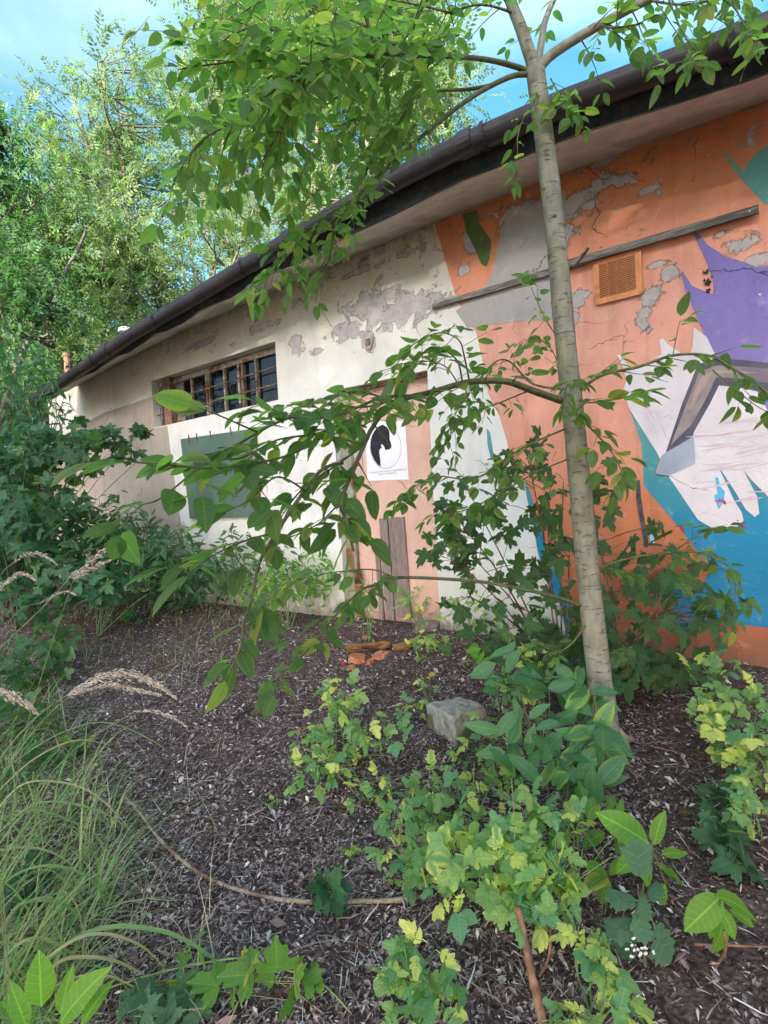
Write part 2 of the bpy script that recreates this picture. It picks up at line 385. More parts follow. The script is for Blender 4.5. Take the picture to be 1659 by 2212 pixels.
MT['zinc'] = simple('pale_metal_cap', (.55, .53, .48), (.64, .62, .57), 10, .5, .002)
MT['chimney'] = simple('red_brown_flue', (.20, .09, .065), (.27, .14, .10), 14, .85, .004)
MT['litter'] = tintmat('leaf_litter', [(0, (.04, .027, .025)), (.33, (.16, .108, .100)), (.60, (.32, .24, .235)), (.82, (.48, .39, .38)), (.94, (.64, .56, .54)), (1, (.85, .79, .76))])
def glassmat():
    g = G('dirty_window_glass'); v = g.obj(); n = g.noise(16, 6, v, .5)
    p = g.bsdf(g.mix(g.ramp(n, .5, .75), (.005, .006, .006), (.03, .028, .028)), g.ramp(n, .4, .7, .02, .15), None, spec=.28)
    return g.done(p)
MT['glass'] = glassmat()
def soilmat():
    g = G('forest_soil'); v = g.obj(); n1 = g.noise(60, 8, v, .3, .65); n2 = g.noise(9, 6, v, .4); n3 = g.noise(1.4, 4, v)
    vo = g.n('ShaderNodeTexVoronoi'); vo.inputs['Scale'].default_value = 70; g.put(vo.inputs['Vector'], v)
    c = g.mix(g.ramp(n1, .35, .68), (.05, .034, .031), (.20, .142, .128))
    c = g.mix(g.ramp(n2, .5, .72, 0, .5), c, (.23, .16, .135))
    c = g.mix(g.ramp(n3, .5, .65, 0, .25), c, (.05, .045, .03))
    h = g.math('ADD', n1, g.math('ADD', g.math('MULTIPLY', vo.outputs[0], .6), g.math('MULTIPLY', n2, 1.5)))
    return g.done(g.bsdf(c, .95, h, .02, .12))
MT['soil'] = soilmat()

# ------------------------------------------------------------------ ground
def axis(c, n, near, far):
    t = np.linspace(-1, 1, n); k = 7.0
    a = np.sinh(k * t) / math.sinh(k) * far + t * near
    return a + c
gx = axis(0.0, 230, 4.2, 400); gy = axis(2.6, 230, 3.2, 400)
def build_ground():
    v = [(x, y, ground(x, y)) for y in gy for x in gx]; n = len(gx)
    f = [(j * n + i, j * n + i + 1, (j + 1) * n + i + 1, (j + 1) * n + i) for j in range(len(gy) - 1) for i in range(n - 1)]
    m = bpy.data.meshes.new('ground'); m.from_pydata(v, [], f); m.materials.append(MT['soil']); m.shade_smooth()
    o = link(bpy.data.objects.new('ground', m)); o['kind'] = 'structure'
build_ground()

# ------------------------------------------------------------------ building
BR = math.atan2(WX[1], WX[0])
bld = empty('abandoned_building', WO, 'long low abandoned building with peeling cream and orange painted wall under a dark eave', 'building', rot=(0, 0, BR))
TOPX = [-9.0, -8.9, -7.4, -5.82, -4.08, -3.1, -2.02, -1.02, .03, 1, 6.5]
TOPZ = [3.405, 3.41, 3.54, 3.65, 3.70, 3.72, 3.73, 3.70, 3.65, 3.62, 3.55]
EVX = [-8.6, -7.53, -5.46, -3.5, -2.56, -1.55, -.87, .03, 1, 6.7]
EVZ = [3.19, 3.26, 3.42, 3.55, 3.59, 3.625, 3.60, 3.49, 3.45, 3.38]
GTX = [-8.6, -7.5, -5.44, -3.49, -2.11, -1.58, -.86, .03, 1, 6.7]
GTZ = [3.20, 3.30, 3.555, 3.715, 3.815, 3.83, 3.785, 3.675, 3.62, 3.53]
hZ = lambda x: float(np.interp(x, TOPX, TOPZ)); eZ = lambda x: float(np.interp(x, EVX, EVZ)); cZ = lambda x: float(np.interp(x, GTX, GTZ))
def LP(X, o, Z): return (X, -o, Z)
WIN = (-6.10, -3.885, 2.645, 3.215); DOOR = (-3.17, -2.18, .2, 2.615)
def build_wall():
    xs = sorted(set([-9.0, -8.2, -7.4, -6.7, WIN[0], -5.4, -4.6, WIN[1], DOOR[0], DOOR[1], -1.5, -1, -.5, 0, .5, 1, 2, 4, 6.5]))
    b = MB()
    for a, c in zip(xs[:-1], xs[1:]):
        segs = [(-.4, None)]
        m = (a + c) / 2
        if WIN[0] < m < WIN[1]: segs = [(-.4, WIN[2]), (WIN[3], None)]
        if DOOR[0] < m < DOOR[1]: segs = [(DOOR[3], None)]
        for z0, z1 in segs:
            za, zc = (hZ(a), hZ(c)) if z1 is None else (z1, z1)
            b.add([LP(a, 0, z0), LP(c, 0, z0), LP(c, 0, zc), LP(a, 0, za)], [(0, 1, 2, 3)])
    # end and rear walls, so the house is closed
    b.add([LP(-9, 0, -.4), LP(-9, -5, -.4), LP(-9, -5, 3.9), LP(-9, 0, hZ(-9))], [(0, 3, 2, 1)])
    b.add([LP(6.5, 0, -.4), LP(6.5, -5, -.4), LP(6.5, -5, 3.9), LP(6.5, 0, hZ(6.5))], [(0, 1, 2, 3)])
    b.add([LP(-9, -5, -.4), LP(6.5, -5, -.4), LP(6.5, -5, 3.9), LP(-9, -5, 3.9)], [(0, 3, 2, 1)])
    # reveals of the openings
    x0, x1, z0, z1 = WIN; d = -.20
    b.add([LP(x0, 0, z0), LP(x0, d, z0), LP(x0, d, z1), LP(x0, 0, z1)], [(0, 3, 2, 1)])
    b.add([LP(x1, 0, z0), LP(x1, d, z0), LP(x1, d, z1), LP(x1, 0, z1)], [(0, 1, 2, 3)])
    b.add([LP(x0, 0, z1), LP(x0, d, z1), LP(x1, d, z1), LP(x1, 0, z1)], [(0, 1, 2, 3)])
    b.add([LP(x0, 0, z0), LP(x0, d, z0), LP(x1, d, z0), LP(x1, 0, z0)], [(0, 3, 2, 1)])
    x0, x1, z0, z1 = DOOR
    b.add([LP(x0, 0, z0), LP(x0, d, z0), LP(x0, d, z1), LP(x0, 0, z1)], [(0, 3, 2, 1)])
    b.add([LP(x1, 0, z0), LP(x1, d, z0), LP(x1, d, z1), LP(x1, 0, z1)], [(0, 1, 2, 3)])
    b.add([LP(x0, 0, z1), LP(x0, d, z1), LP(x1, d, z1), LP(x1, 0, z1)], [(0, 1, 2, 3)])
    return b
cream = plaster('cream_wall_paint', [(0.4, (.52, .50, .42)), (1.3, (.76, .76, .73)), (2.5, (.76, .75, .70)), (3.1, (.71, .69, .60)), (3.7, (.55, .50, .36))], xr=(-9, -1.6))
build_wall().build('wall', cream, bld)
def layer(name, pts, mat, lvl):
    P = [(q[1], q[2]) if q[0] == 'w' else wpix(*q) for q in pts]
    t = .0016 * lvl
    b = MB(); b.prism(P, t - .0008 if lvl > 1 else .0004, t, lambda x, y, z: LP(x, z, y))
    return b.build(name, mat, bld)
topseg = [('w', x, hZ(x)) for x in (6.5, 4, 2, 1, .5, .03, -.5, -1.02, -1.5)]
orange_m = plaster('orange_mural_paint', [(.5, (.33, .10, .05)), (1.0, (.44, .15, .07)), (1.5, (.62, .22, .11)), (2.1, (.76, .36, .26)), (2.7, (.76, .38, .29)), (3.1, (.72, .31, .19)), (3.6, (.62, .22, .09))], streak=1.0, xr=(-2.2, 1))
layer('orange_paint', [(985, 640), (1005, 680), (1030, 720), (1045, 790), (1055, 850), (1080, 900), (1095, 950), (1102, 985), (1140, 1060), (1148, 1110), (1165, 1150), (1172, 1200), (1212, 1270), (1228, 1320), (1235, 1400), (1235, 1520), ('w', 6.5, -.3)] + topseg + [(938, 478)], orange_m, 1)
layer('beige_paint', [('w', -8.99, 2.78), (222, 893), (331, 856), ('w', -6.11, 2.98), ('w', -6.10, 2.64), (362, 920), (372, 1000), (385, 1090), (400, 1180), (400, 1400), ('w', -8.99, .2)],
      plaster('beige_paint', (.42, .36, .30), peel=.8, streak=1.0, xr=(-9, -5.9)), 1)
layer('grey_patch', [(1062, 600), (1078, 520), (1088, 485), (1130, 455), (1185, 420), (1222, 410), (1222, 560), (1240, 640), (1220, 690), (1115, 695), (1010, 708), (985, 672), (1040, 628)],
      plaster('grey_render', (.40, .375, .355), peel=0, streak=.6, xr=(50, 51)), 2)
layer('green_paint', [(1000, 462), (1032, 455), (1035, 480), (1062, 520), (1058, 560), (1052, 577), (1040, 570), (1028, 540), (1010, 505)], plaster('moss_green_paint', (.09, .15, .045), peel=.3, xr=(50, 51)), 3)
teal_m = plaster('teal_mural_paint', [(.6, (.02, .17, .33)), (1.35, (.03, .25, .42)), (1.75, (.08, .30, .34)), (2.3, (.16, .42, .40)), (3.6, (.14, .38, .34))], peel=.5, streak=.4, xr=(50, 51))
layer('teal_paint', [(1562, 330), (1570, 332), (1607, 372), (1618, 350), (1640, 325), (1659, 315), (1760, 270), (1760, 470), (1659, 442), (1648, 438), (1625, 412), (1600, 385)], teal_m, 2)
layer('teal_paint', [(1052, 925), (1060, 935), (1068, 990), (1062, 995), (1054, 960)], teal_m, 2)
layer('teal_paint', [(1134, 1040), (1145, 1062), (1156, 1100), (1172, 1150), (1180, 1200), (1218, 1270), (1236, 1310), (1240, 1370), (1225, 1370), (1208, 1300), (1184, 1262), (1163, 1195), (1150, 1120), (1140, 1080)], teal_m, 2)
layer('blue_paint', [(1360, 883), (1430, 978), (1415, 1023), (1443, 1020), (1508, 1112), (1530, 1120), (1535, 1000), (1640, 985), (1800, 1000), (1900, 1400), (1659, 1356), (1540, 1341), (1514, 1341), (1492, 1362), (1487, 1388), (1478, 1386), (1472, 1357), (1451, 1328), (1433, 1289), (1429, 1250), (1451, 1266), (1487, 1273), (1521, 1260), (1532, 1234), (1516, 1198), (1503, 1185), (1469, 1140), (1448, 1117), (1391, 1049), (1390, 1003), (1385, 953)], teal_m, 2)
layer('purple_paint', [(1497, 500), (1510, 505), (1530, 530), (1565, 553), (1610, 568), (1635, 578), (1659, 573), (1900, 480), (1900, 1150), (1640, 880), (1620, 830), (1550, 783), (1525, 728), (1500, 673), (1480, 623), (1471, 590), (1476, 586), (1482, 597), (1495, 618), (1525, 630), (1541, 636), (1542, 610), (1530, 575), (1515, 540)],
      plaster('purple_mural_paint', [(1.5, (.33, .25, .52)), (2.6, (.235, .195, .48)), (3.4, (.18, .14, .36))], peel=.35, streak=.3, xr=(50, 51)), 3)
def whitemural():
    m = plaster('pinkish_white_mural_paint', (.74, .69, .72), peel=.25, streak=.3, xr=(50, 51))
    return m
layer('white_paint', [(1500, 708), (1527, 728), (1549, 773), (1595, 815), (1640, 850), (1690, 950), (1760, 1180), (1659, 1072), (1623, 1036), (1607, 1016), (1636, 1073), (1641, 1109), (1631, 1117), (1612, 1101), (1590, 1064), (1550, 1003), (1572, 1050), (1586, 1080), (1603, 1107), (1607, 1125), (1592, 1138), (1566, 1143), (1540, 1141), (1508, 1122), (1443, 1026), (1420, 978), (1360, 883), (1347, 843), (1354, 823), (1347, 793), (1334, 768), (1342, 766), (1360, 795), (1400, 790), (1430, 765), (1425, 735), (1432, 730), (1447, 747), (1480, 768), (1493, 762), (1497, 748)], whitemural(), 4)
def strokes(seed, col, box_, n, w, l, mat, lvl, ang=0.0):
    r_ = random.Random(seed); b = MB()
    for i in range(n):
        u = r_.uniform(box_[0], box_[2]); v = r_.uniform(box_[1], box_[3]); L_ = r_.uniform(.4, 1) * l; a = ang + r_.gauss(0, .08)
        p = [(u + (k - 2) / 4 * L_ * math.cos(a), v - (k - 2) / 4 * L_ * math.sin(a) + r_.uniform(-1, 1)) for k in range(5)]
        ww = [.1, 1, .8, 1, .1]
        poly = [wpix(x, y - w * q * r_.uniform(.4, 1)) for (x, y), q in zip(p, ww)] + [wpix(x, y + w * q * r_.uniform(.4, 1)) for (x, y), q in reversed(list(zip(p, ww)))]
        b.prism(poly, .0016 * lvl - .0006, .0016 * lvl + i * 2e-5, lambda x, y, z: LP(x, z, y))
    o = b.build('brush_strokes', mat, bld); o['kind'] = 'stuff'
strokes(3, None, (1520, 900, 1640, 1090), 26, 2.4, 110, simple('pale_pink_stroke', (.64, .50, .56), (.68, .56, .60), 10, .8), 5, .16)
strokes(4, None, (1395, 885, 1440, 935), 9, 2.2, 70, simple('pale_mauve_stroke', (.62, .52, .60), (.68, .60, .66), 10, .8), 5, -1.1)
layer('blue_spot', [(1546, 1030), (1552, 1032), (1557, 1050), (1567, 1063), (1564, 1082), (1554, 1100), (1547, 1085), (1543, 1070), (1551, 1066), (1547, 1045)], simple('sky_blue_paint', (.10, .42, .66), (.12, .48, .72), 10, .8), 5)
armp = [(1504, 798), (1514, 786), (1544, 775), (1600, 778), (1659, 784), (1900, 850), (1900, 930), (1659, 850), (1600, 838), (1554, 833), (1534, 873), (1500, 933), (1497, 945), (1460, 966), (1439, 978), (1449, 948), (1474, 873)]
layer('arm_outline', armp, simple('dark_slate_paint', (.085, .085, .12), (.14, .13, .16), 6, .8), 5)
def shrink(poly, k):
    c = np.mean(poly, 0); return [tuple(p) for p in poly]
layer('arm_paint', [(1510, 806), (1545, 790), (1600, 792), (1659, 797), (1900, 862), (1900, 905), (1659, 828), (1600, 818), (1548, 815), (1526, 862), (1494, 918), (1462, 950), (1450, 962), (1462, 930), (1484, 873)], simple('grey_brown_paint', (.25, .20, .20), (.36, .30, .28), 7, .8, c3=(.20, .17, .20)), 6)
layer('arm_light', [(1518, 812), (1548, 800), (1600, 802), (1640, 806), (1600, 808), (1540, 807), (1512, 850), (1490, 890), (1500, 850)], simple('warm_brown_paint', (.40, .31, .28), (.46, .36, .32), 7, .8), 7)
layer('cuff_paint', [(1439, 978), (1460, 966), (1499, 943), (1503, 1000), (1444, 1028), (1417, 1023), (1430, 985)], simple('pale_blue_grey_paint', (.36, .40, .48), (.42, .46, .54), 6, .8), 7)
layer('dark_stroke', [(1377, 1038), (1383, 1036), (1386, 1075), (1391, 1110), (1399, 1150), (1402, 1180), (1393, 1182), (1388, 1150), (1381, 1110), (1375, 1075)], simple('charcoal_paint', (.05, .05, .055), (.10, .10, .11), 30, .8), 5)
layer('pale_dab', [(1405, 1152), (1412, 1158), (1418, 1178), (1410, 1178), (1404, 1166)], simple('pale_blue_dab', (.3, .5, .62), (.36, .55, .66), 30, .8), 3)
def splat(u, v, s, n, seed, mat):
    r_ = random.Random(seed); b = MB()
    for i in range(n):
        x, y = u + r_.gauss(0, s), v + r_.gauss(0, s * .7); a = r_.uniform(0, 6.28); k = r_.uniform(1.5, 4)
        P = [wpix(x + k * math.cos(a + j * 1.257) * r_.uniform(.4, 1.4), y + k * .8 * math.sin(a + j * 1.257) * r_.uniform(.4, 1.4)) for j in range(5)]
        b.prism(P, .0075 + i * 4e-5, .009 + i * 4e-5, lambda p, q, z: LP(p, z, q))
    b.build('paint_splatter', mat, bld)['kind'] = 'stuff'
splat(1561, 1082, 6, 12, 1, MT['pink_petal']); splat(1598, 1140, 7, 9, 2, MT['pink_petal']); splat(1490, 1185, 8, 12, 3, MT['pink_petal']); splat(1475, 1137, 5, 6, 4, MT['pink_petal'])
splat(1529, 610, 5, 16, 5, MT['ink']); splat(1527, 590, 4, 9, 6, MT['ink']); splat(1531, 628, 3, 7, 8, MT['ink'])
splat(1640, 635, 4, 3, 7, MT['white_bit'])
# soffit, fascia, roof
def strip(rows, name, mat, parent=bld):
    """rows: list of lists of points with equal length"""
    b = MB(); n = len(rows[0]); v = [p for r_ in rows for p in r_]
    f = [(j * n + i, j * n + i + 1, (j + 1) * n + i + 1, (j + 1) * n + i) for j in range(len(rows) - 1) for i in range(n - 1)]
    b.add(v, f); return b.build(name, mat, parent)
XS = list(np.linspace(-7.98, 6.6, 58))
jig = [.012 * math.sin(7 * x) + .008 * math.sin(17 * x + 1) for x in XS]
strip([[LP(x, -.02, hZ(x) - .001) for x in XS], [LP(x, .25, (hZ(x) + eZ(x)) / 2 - .003 + j * .3) for x, j in zip(XS, jig)], [LP(x, .47 + j * .4, eZ(x) + .002) for x, j in zip(XS, jig)], [LP(x, .475 + j * .4, eZ(x) + .05) for x, j in zip(XS, jig)], [LP(x, -.02, hZ(x) + .06) for x in XS]], 'soffit', MT['soffit'])
strip([[LP(x, .44, eZ(x) + .035 + j) for x, j in zip(XS, jig)], [LP(x, .50, eZ(x) - .005 + j * 1.4) for x, j in zip(XS, jig)], [LP(x, .535, max(cZ(x) - .12, eZ(x) + .012)) for x in XS], [LP(x, .60, cZ(x) + .012 + j * .3) for x, j in zip(XS, jig)], [LP(x, .3, max(cZ(x) + .045, .4 * hZ(x) + .6 * eZ(x) + .10)) for x in XS], [LP(x, 0, max(cZ(x) + .06, hZ(x) + .15)) for x in XS], [LP(x, -2.5, hZ(x) + .32) for x in XS], [LP(x, -5.2, hZ(x) + .42) for x in XS], [LP(x, -5.2, hZ(x) + .20) for x in XS], [LP(x, -.05, hZ(x) + .10) for x in XS], [LP(x, .44, eZ(x) + .075) for x in XS]], 'roof', MT['tar'])
gb = MB(); GO = .600
gxs = list(np.linspace(-8.05, 6.7, 44))
nn = 12; v = []; f = []
for i, x in enumerate(gxs):
    for k in range(nn + 1):
        a = math.pi + math.pi * k / nn; v.append(LP(x, GO + .068 * math.cos(a), cZ(x) - .062 + .075 * math.sin(a)))
    v.append(LP(x, GO + .075, cZ(x) - .055)); v.append(LP(x, GO + .062, cZ(x) - .062))
m_ = nn + 3
for i in range(len(gxs) - 1):
    for k in range(m_ - 1): f.append((i * m_ + k, i * m_ + k + 1, (i + 1) * m_ + k + 1, (i + 1) * m_ + k))
gb.add(v, f)
# front upper lip rises to the roof edge as on the photograph
gut = gb.build('gutter', MT['gutter'], bld, smooth=True)
gb2 = MB(); v = []; f = []
for i, x in enumerate(gxs):
    for k in range(7):
        a = -.45 * math.pi + .95 * math.pi * k / 6; v.append(LP(x, GO + .004 + .066 * math.cos(a), cZ(x) - .062 + .062 * math.sin(a)))
for i in range(len(gxs) - 1):
    for k in range(6): f.append((i * 7 + k, i * 7 + k + 1, (i + 1) * 7 + k + 1, (i + 1) * 7 + k))
gb2.add(v, f); gb2.build('gutter_bead', MT['gutter'], gut, smooth=True)
for x in (-7.6, -6.2, -4.9, -3.55, -2.28, -1.33, -.1, 1.3):
    b = MB(); v = []; f = []
    for k in range(14):
        a = math.pi * .93 + math.pi * 1.35 * k / 13
        for dx in (-.014, .014): v.append(LP(x + dx, GO + .078 * math.cos(a), cZ(x) - .062 + .083 * math.sin(a)))
    for k in range(13): f.append((2 * k, 2 * k + 1, 2 * k + 3, 2 * k + 2))
    b.add(v, f); b.build('gutter_bracket', MT['tar'], gut)
for x in (-5.9, -3.0, -1.45):
    b = MB(); pts = []; v = []; f = []
    for k in range(14):
        a = math.pi + math.pi * 1.42 * k / 13
        for dx, rr in ((-.05, .071), (-.045, .080), (.045, .080), (.05, .071)): v.append(LP(x + dx, GO + rr * math.cos(a), cZ(x) - .062 + rr * math.sin(a)))
    for k in range(13):
        for q in range(3): f.append((4 * k + q, 4 * k + q + 1, 4 * k + q + 5, 4 * k + q + 4))
    b.add(v, f); b.build('gutter_joint', MT['gutter'], gut)
# roof cowl and flue
X, Z = wpix(272, 716, -.9)
b = MB(); b.tube([LP(X, -.9, Z - .5), LP(X, -.9, Z + .02)], .06, 10); b.build('vent_pipe', MT['zinc'], bld)
b = MB(); b.tube([LP(X, -.9, Z - .01), LP(X, -.9, Z + .035), LP(X, -.9, Z + .065), LP(X, -.9, Z + .078)], [.115, .105, .065, .01], 14); b.build('vent_cowl', MT['zinc'], bld, smooth=True)
X, Z = wpix(145, 770, -.8)
b = MB(); b.tube([LP(X, -.8, Z - .8), LP(X, -.8, Z)], .055, 10); b.tube([LP(X, -.8, Z), LP(X, -.8, Z + .05)], .068, 10); b.build('flue', MT['chimney'], bld)
# window
x0, x1, z0, z1 = WIN
win = MB(); D_ = -.105
def wb(b, xa, xb, za, zb, o0, o1): return b.box(((xa + xb) / 2, -(o0 + o1) / 2, (za + zb) / 2), (xb - xa, abs(o1 - o0), zb - za))
def wx(u, v, o=D_): return wpix(u, v, o)[0]
wb(win, x0, x1, z1 - .075, z1 - .025, D_ - .04, D_ + .02); wb(win, x0 + .001, x1 - .001, z0, z0 + .03, D_ - .04, D_ + .01)
wb(win, x0, x0 + .04, z0 + .03, z1 - .075, D_ - .04, D_ + .01); wb(win, x1 - .035, x1, z0 + .03, z1 - .075, D_ - .04, D_ + .01)
wb(win, x0, x1, z1 - .024, z1 - .001, D_ - .05, D_ + .0)
window = win.build('window', MT['rusty_paint'], bld)
MX = [wx(416, 845), wx(451, 835), wx(487, 825), wx(519, 825), wx(556, 800)]
pe = [x0 + .04, wx(350, 870), wx(398, 855)] + MX + [x1 - .035]
for i, (xm, w_) in enumerate(zip(MX, (.022, .075, .024, .032, .022))):
    b = MB(); wb(b, xm - w_ / 2, xm + w_ / 2, z0 + (.03 if i != 3 else .08), z1 - .075, D_ - .03, D_ + .012 + .002 * i)
    if i == 1: wb(b, xm - w_ / 2 + .025, xm + w_ / 2 - .025, z0 + .03, z1 - .075, D_ + .014, D_ + .024)
    b.build('mullion', MT['rusty_paint'], window)
b = MB(); xm = wx(529, 825); wb(b, xm - .012, xm + .012, z0 + .03, z1 - .075, D_ + .0, D_ + .03); b.build('mullion', MT['rust'], window)
b = MB(); xm = wx(355, 870, -.03); wb(b, xm - .02, xm + .13, z0 + .001, z1 - .001, -.10, -.035); b.build('steel_post', MT['rust'], window)
for a, c in zip(pe[:-1], pe[1:]):
    b = MB(); wb(b, a, c, z0 + .03, z1 - .075, D_ - .022, D_ - .016); b.build('pane', MT['glass'], window)
b = MB(); xa, xb = wx(368, 870), wx(398, 855); wb(b, xa, xb, z0 + .035, z1 - .08, D_ - .012, D_ - .004); b.build('board_behind_glass', MT['wood_old'], window)
for p, q in (((338, 872), (596, 791)), ((340, 898), (600, 828))):
    (xa, za), (xb, zb) = wpix(*p, -.05), wpix(*q, -.05)
    b = MB(); b.tube([LP(x0 + .002, -.05, za), LP((x0 + x1) / 2, -.055, (za + zb) / 2 - .005), LP(x1 - .002, -.05, zb)], .0065, 6); b.build('security_bar', MT['rust'], window)
b = MB(); wb(b, x0 - .3, x1 + .3, z0 - .3, z1 + .3, -1.6, -1.59); b.build('unlit_room_sheet', MT['dark'], bld)  # thin near-black sheet standing in for the unlit room behind the panes
# grey green board
bp = [wpix(395, 949), wpix(548, 927), wpix(565, 1117), wpix(415, 1120)]
b = MB(); b.prism([(x, z) for x, z in bp], .004, .028, lambda x, y, z: LP(x, z, y)); brd = b.build('window_board', MT['greenboard'], bld)
b = MB(); wb(b, -4.265, -4.22, 1.44, 2.42, .002, .034); b.build('board_jamb', MT['rusty_paint'], bld)
b = MB(); wb(b, -4.29, -4.268, 1.46, 2.2, .0285, .036); b.build('board_edge', MT['rust'], brd)
for k, xx in enumerate((-5.35, -5.2, -4.95, -4.6)):
    b = MB(); b.bar(LP(xx, .034, 2.47), LP(xx + .005, .034, 2.38), .008, .01, (0, 1, 0)); b.build('nail', MT['rust'], brd)
# small recess of a vanished fitting
X, Z = wpix(797, 735)
b = MB(); ring = [(X + .058 * math.cos(a) * (1 + .15 * math.sin(3 * a)), Z + .085 * math.sin(a)) for a in np.linspace(0, 2 * math.pi, 13)[:-1]]
b.prism(ring, .004, .012, lambda x, y, z: LP(x, z, y)); fx = b.build('mortar_patch', simple('grey_mortar', (.30, .27, .25), (.46, .43, .40), 30, .9, .01), bld)
b = MB(); wb(b, X - .022, X + .02, Z - .045, Z + .01, .0125, .02); b.build('rusty_bracket', MT['rust'], fx)
# door
x0, x1, z0, z1 = DOOR; DO = -.10
door = MB(); wb(door, x0 + .12, x1 - .001, z0, z1 - .03, DO - .04, DO)
door = door.build('door', MT['doorpaint'], bld)
b = MB(); wb(b, x0 + .001, x0 + .12, z0, z1 - .03, DO - .03, DO + .045); b.build('door_frame', MT['frame_olive'], bld)
b = MB(); wb(b, x0 + .095, x0 + .17, z0, 1.0, DO + .046, DO + .060); b.build('rotten_jamb', MT['rot'], door)
b = MB(); wb(b, x0 + .001, x1 - .001, z1 - .03, z1 - .001, DO - .04, DO + .05); b.build('door_lintel', MT['rust'], bld)
def dplank(u0, v0, u1, v1, w, ub, vb):
    xa, za = wpix(u0, v0, DO); xb, zb = wpix(ub, vb, DO)
    b = MB(); b.prism([(xa, za), (xa + w, za + .004), (xb + w, zb), (xb, zb)], DO + .001, DO + .022, lambda x, y, z: LP(x, z, y)); b.build('plank', MT['plank'], door)
dplank(842, 1118, 0, 0, .16, 858, 1332)
dplank(822, 1120, 0, 0, .088, 838, 1338)
dplank(812, 1170, 0, 0, .045, 824, 1340)
X, Z = wpix(765, 984, DO)
b = MB(); b.tube([LP(X, DO + .001, Z), LP(X, DO + .008, Z)], [.022, .02], 12); lock = b.build('keyhole_plate', MT['zinc'], door)
b = MB(); wb(b, X - .003, X + .003, Z - .012, Z + .012, DO + .0085, DO + .010); b.build('keyhole', MT['ink'], lock)
for (uu, vv, rr) in ((775, 960, (26, 66)), (778, 1030, (12, 34))):   # grey smears of old glue on the door
    b = MB(); P = [wpix(uu + rr[0] * .5 * math.cos(a) * (1 + .3 * math.sin(3 * a + 1)), vv + rr[1] * .5 * math.sin(a) * (1 + .2 * math.sin(2 * a)), DO) for a in np.linspace(0, 2 * math.pi, 12)[:-1]]
    b.prism(P, DO + .0005, DO + .0016, lambda x, y, z: LP(x, z, y)); b.build('glue_patch', simple('grey_glue', (.40, .40, .44), (.50, .48, .50), 12, .8), door)
# batten
b = MB()
def batten(pa, pb, hh, o0, o1):
    (xa, za), (xb, zb) = wpix(*pa), wpix(*pb)
    N = 8; b = MB()
    P = [(xa + (xb - xa) * k / N, za + (zb - za) * k / N - hh / 2 + rnd.uniform(-.002, .002)) for k in range(N + 1)] + [(xb - (xb - xa) * k / N, zb - (zb - za) * k / N + hh / 2 + rnd.uniform(-.002, .002)) for k in range(N + 1)]
    b.prism(P, o0, o1, lambda x, y, z: LP(x, z, y)); o = b.build('batten', MT['wood_old'], bld)
    n_ = MB(); n_.tube([LP(xb - .04, o1, zb), LP(xb - .04, o1 + .003, zb)], .005, 6); n_.build('nail_head', MT['zinc'], o)
batten((938, 664), (1262, 569), .040, .010, .032); batten((1232, 575), (1640, 459), .046, .0325, .055)
(xa, za) = wpix(1264, 560)
b = MB(); b.bar(LP(xa - .05, .06, za - .045), LP(xa + .04, .064, za + .04), .012, .03, (0, 1, 0)); b.build('batten_splinter', MT['wood_old'], bld)
# vent grille
vx0, vx1, vz0, vz1 = -.895, -.615, 2.782, 3.055
def rrect(xa, xb, za, zb, r):
    out = []
    for cx_, cz_, a0 in ((xb - r, zb - r, 0), (xa + r, zb - r, 90), (xa + r, za + r, 180), (xb - r, za + r, 270)):
        for k in range(4): a = math.radians(a0 + 30 * k); out.append((cx_ + r * math.cos(a), cz_ + r * math.sin(a)))
    return out
ve = MB(); o_, i_ = rrect(vx0, vx1, vz0, vz1, .015), rrect(vx0 + .032, vx1 - .036, vz0 + .036, vz1 - .022, .003)
n = len(o_)
ve.add([LP(x, .024, z) for x, z in o_] + [LP(x, .024, z) for x, z in i_] + [LP(x, .009, z) for x, z in o_] + [LP(x, .009, z) for x, z in i_],
       [(k, (k + 1) % n, n + (k + 1) % n, n + k) for k in range(n)] + [(k, 2 * n + k, 2 * n + (k + 1) % n, (k + 1) % n) for k in range(n)] + [(n + k, n + (k + 1) % n, 3 * n + (k + 1) % n, 3 * n + k) for k in range(n)])
vent = ve.build('vent_grille', MT['vent'], bld)
ix0, ix1, iz0, iz1 = vx0 + .032, vx1 - .036, vz0 + .036, vz1 - .022
b = MB(); wb(b, ix0 - .001, ix1 + .001, iz0 - .001, iz1 + .001, .0075, .009); b.build('vent_shade_sheet', MT['ventdark'], vent)  # near-black sheet; the shade behind the slats is put into its colour
sm = None
for k in range(19):
    z = iz0 + (k + .5) * (iz1 - iz0) / 19
    if sm is None:
        s = MB(); wb(s, ix0, ix1, -.0022, .0022, .016, .026); sm = s.mesh('slat', MT['vent'])
    o = link(bpy.data.objects.new('slat', sm)); o.parent = vent; o.location = (0, 0, z)
for xx in (ix0 + .055, ix0 + .108, ix0 + .160):
    b = MB(); wb(b, xx - .0015, xx + .0015, iz0, iz1, .0262, .028); b.build('divider', MT['vent'], vent)
for xx, zz in ((vx0 + .014, vz0 + .014), (vx1 - .014, vz0 + .014), (vx0 + .014, vz1 - .012), (vx1 - .014, vz1 - .012)):
    b = MB(); b.tube([LP(xx, .024, zz), LP(xx, .027, zz)], .004, 8); b.build('screw', MT['rust'], vent)
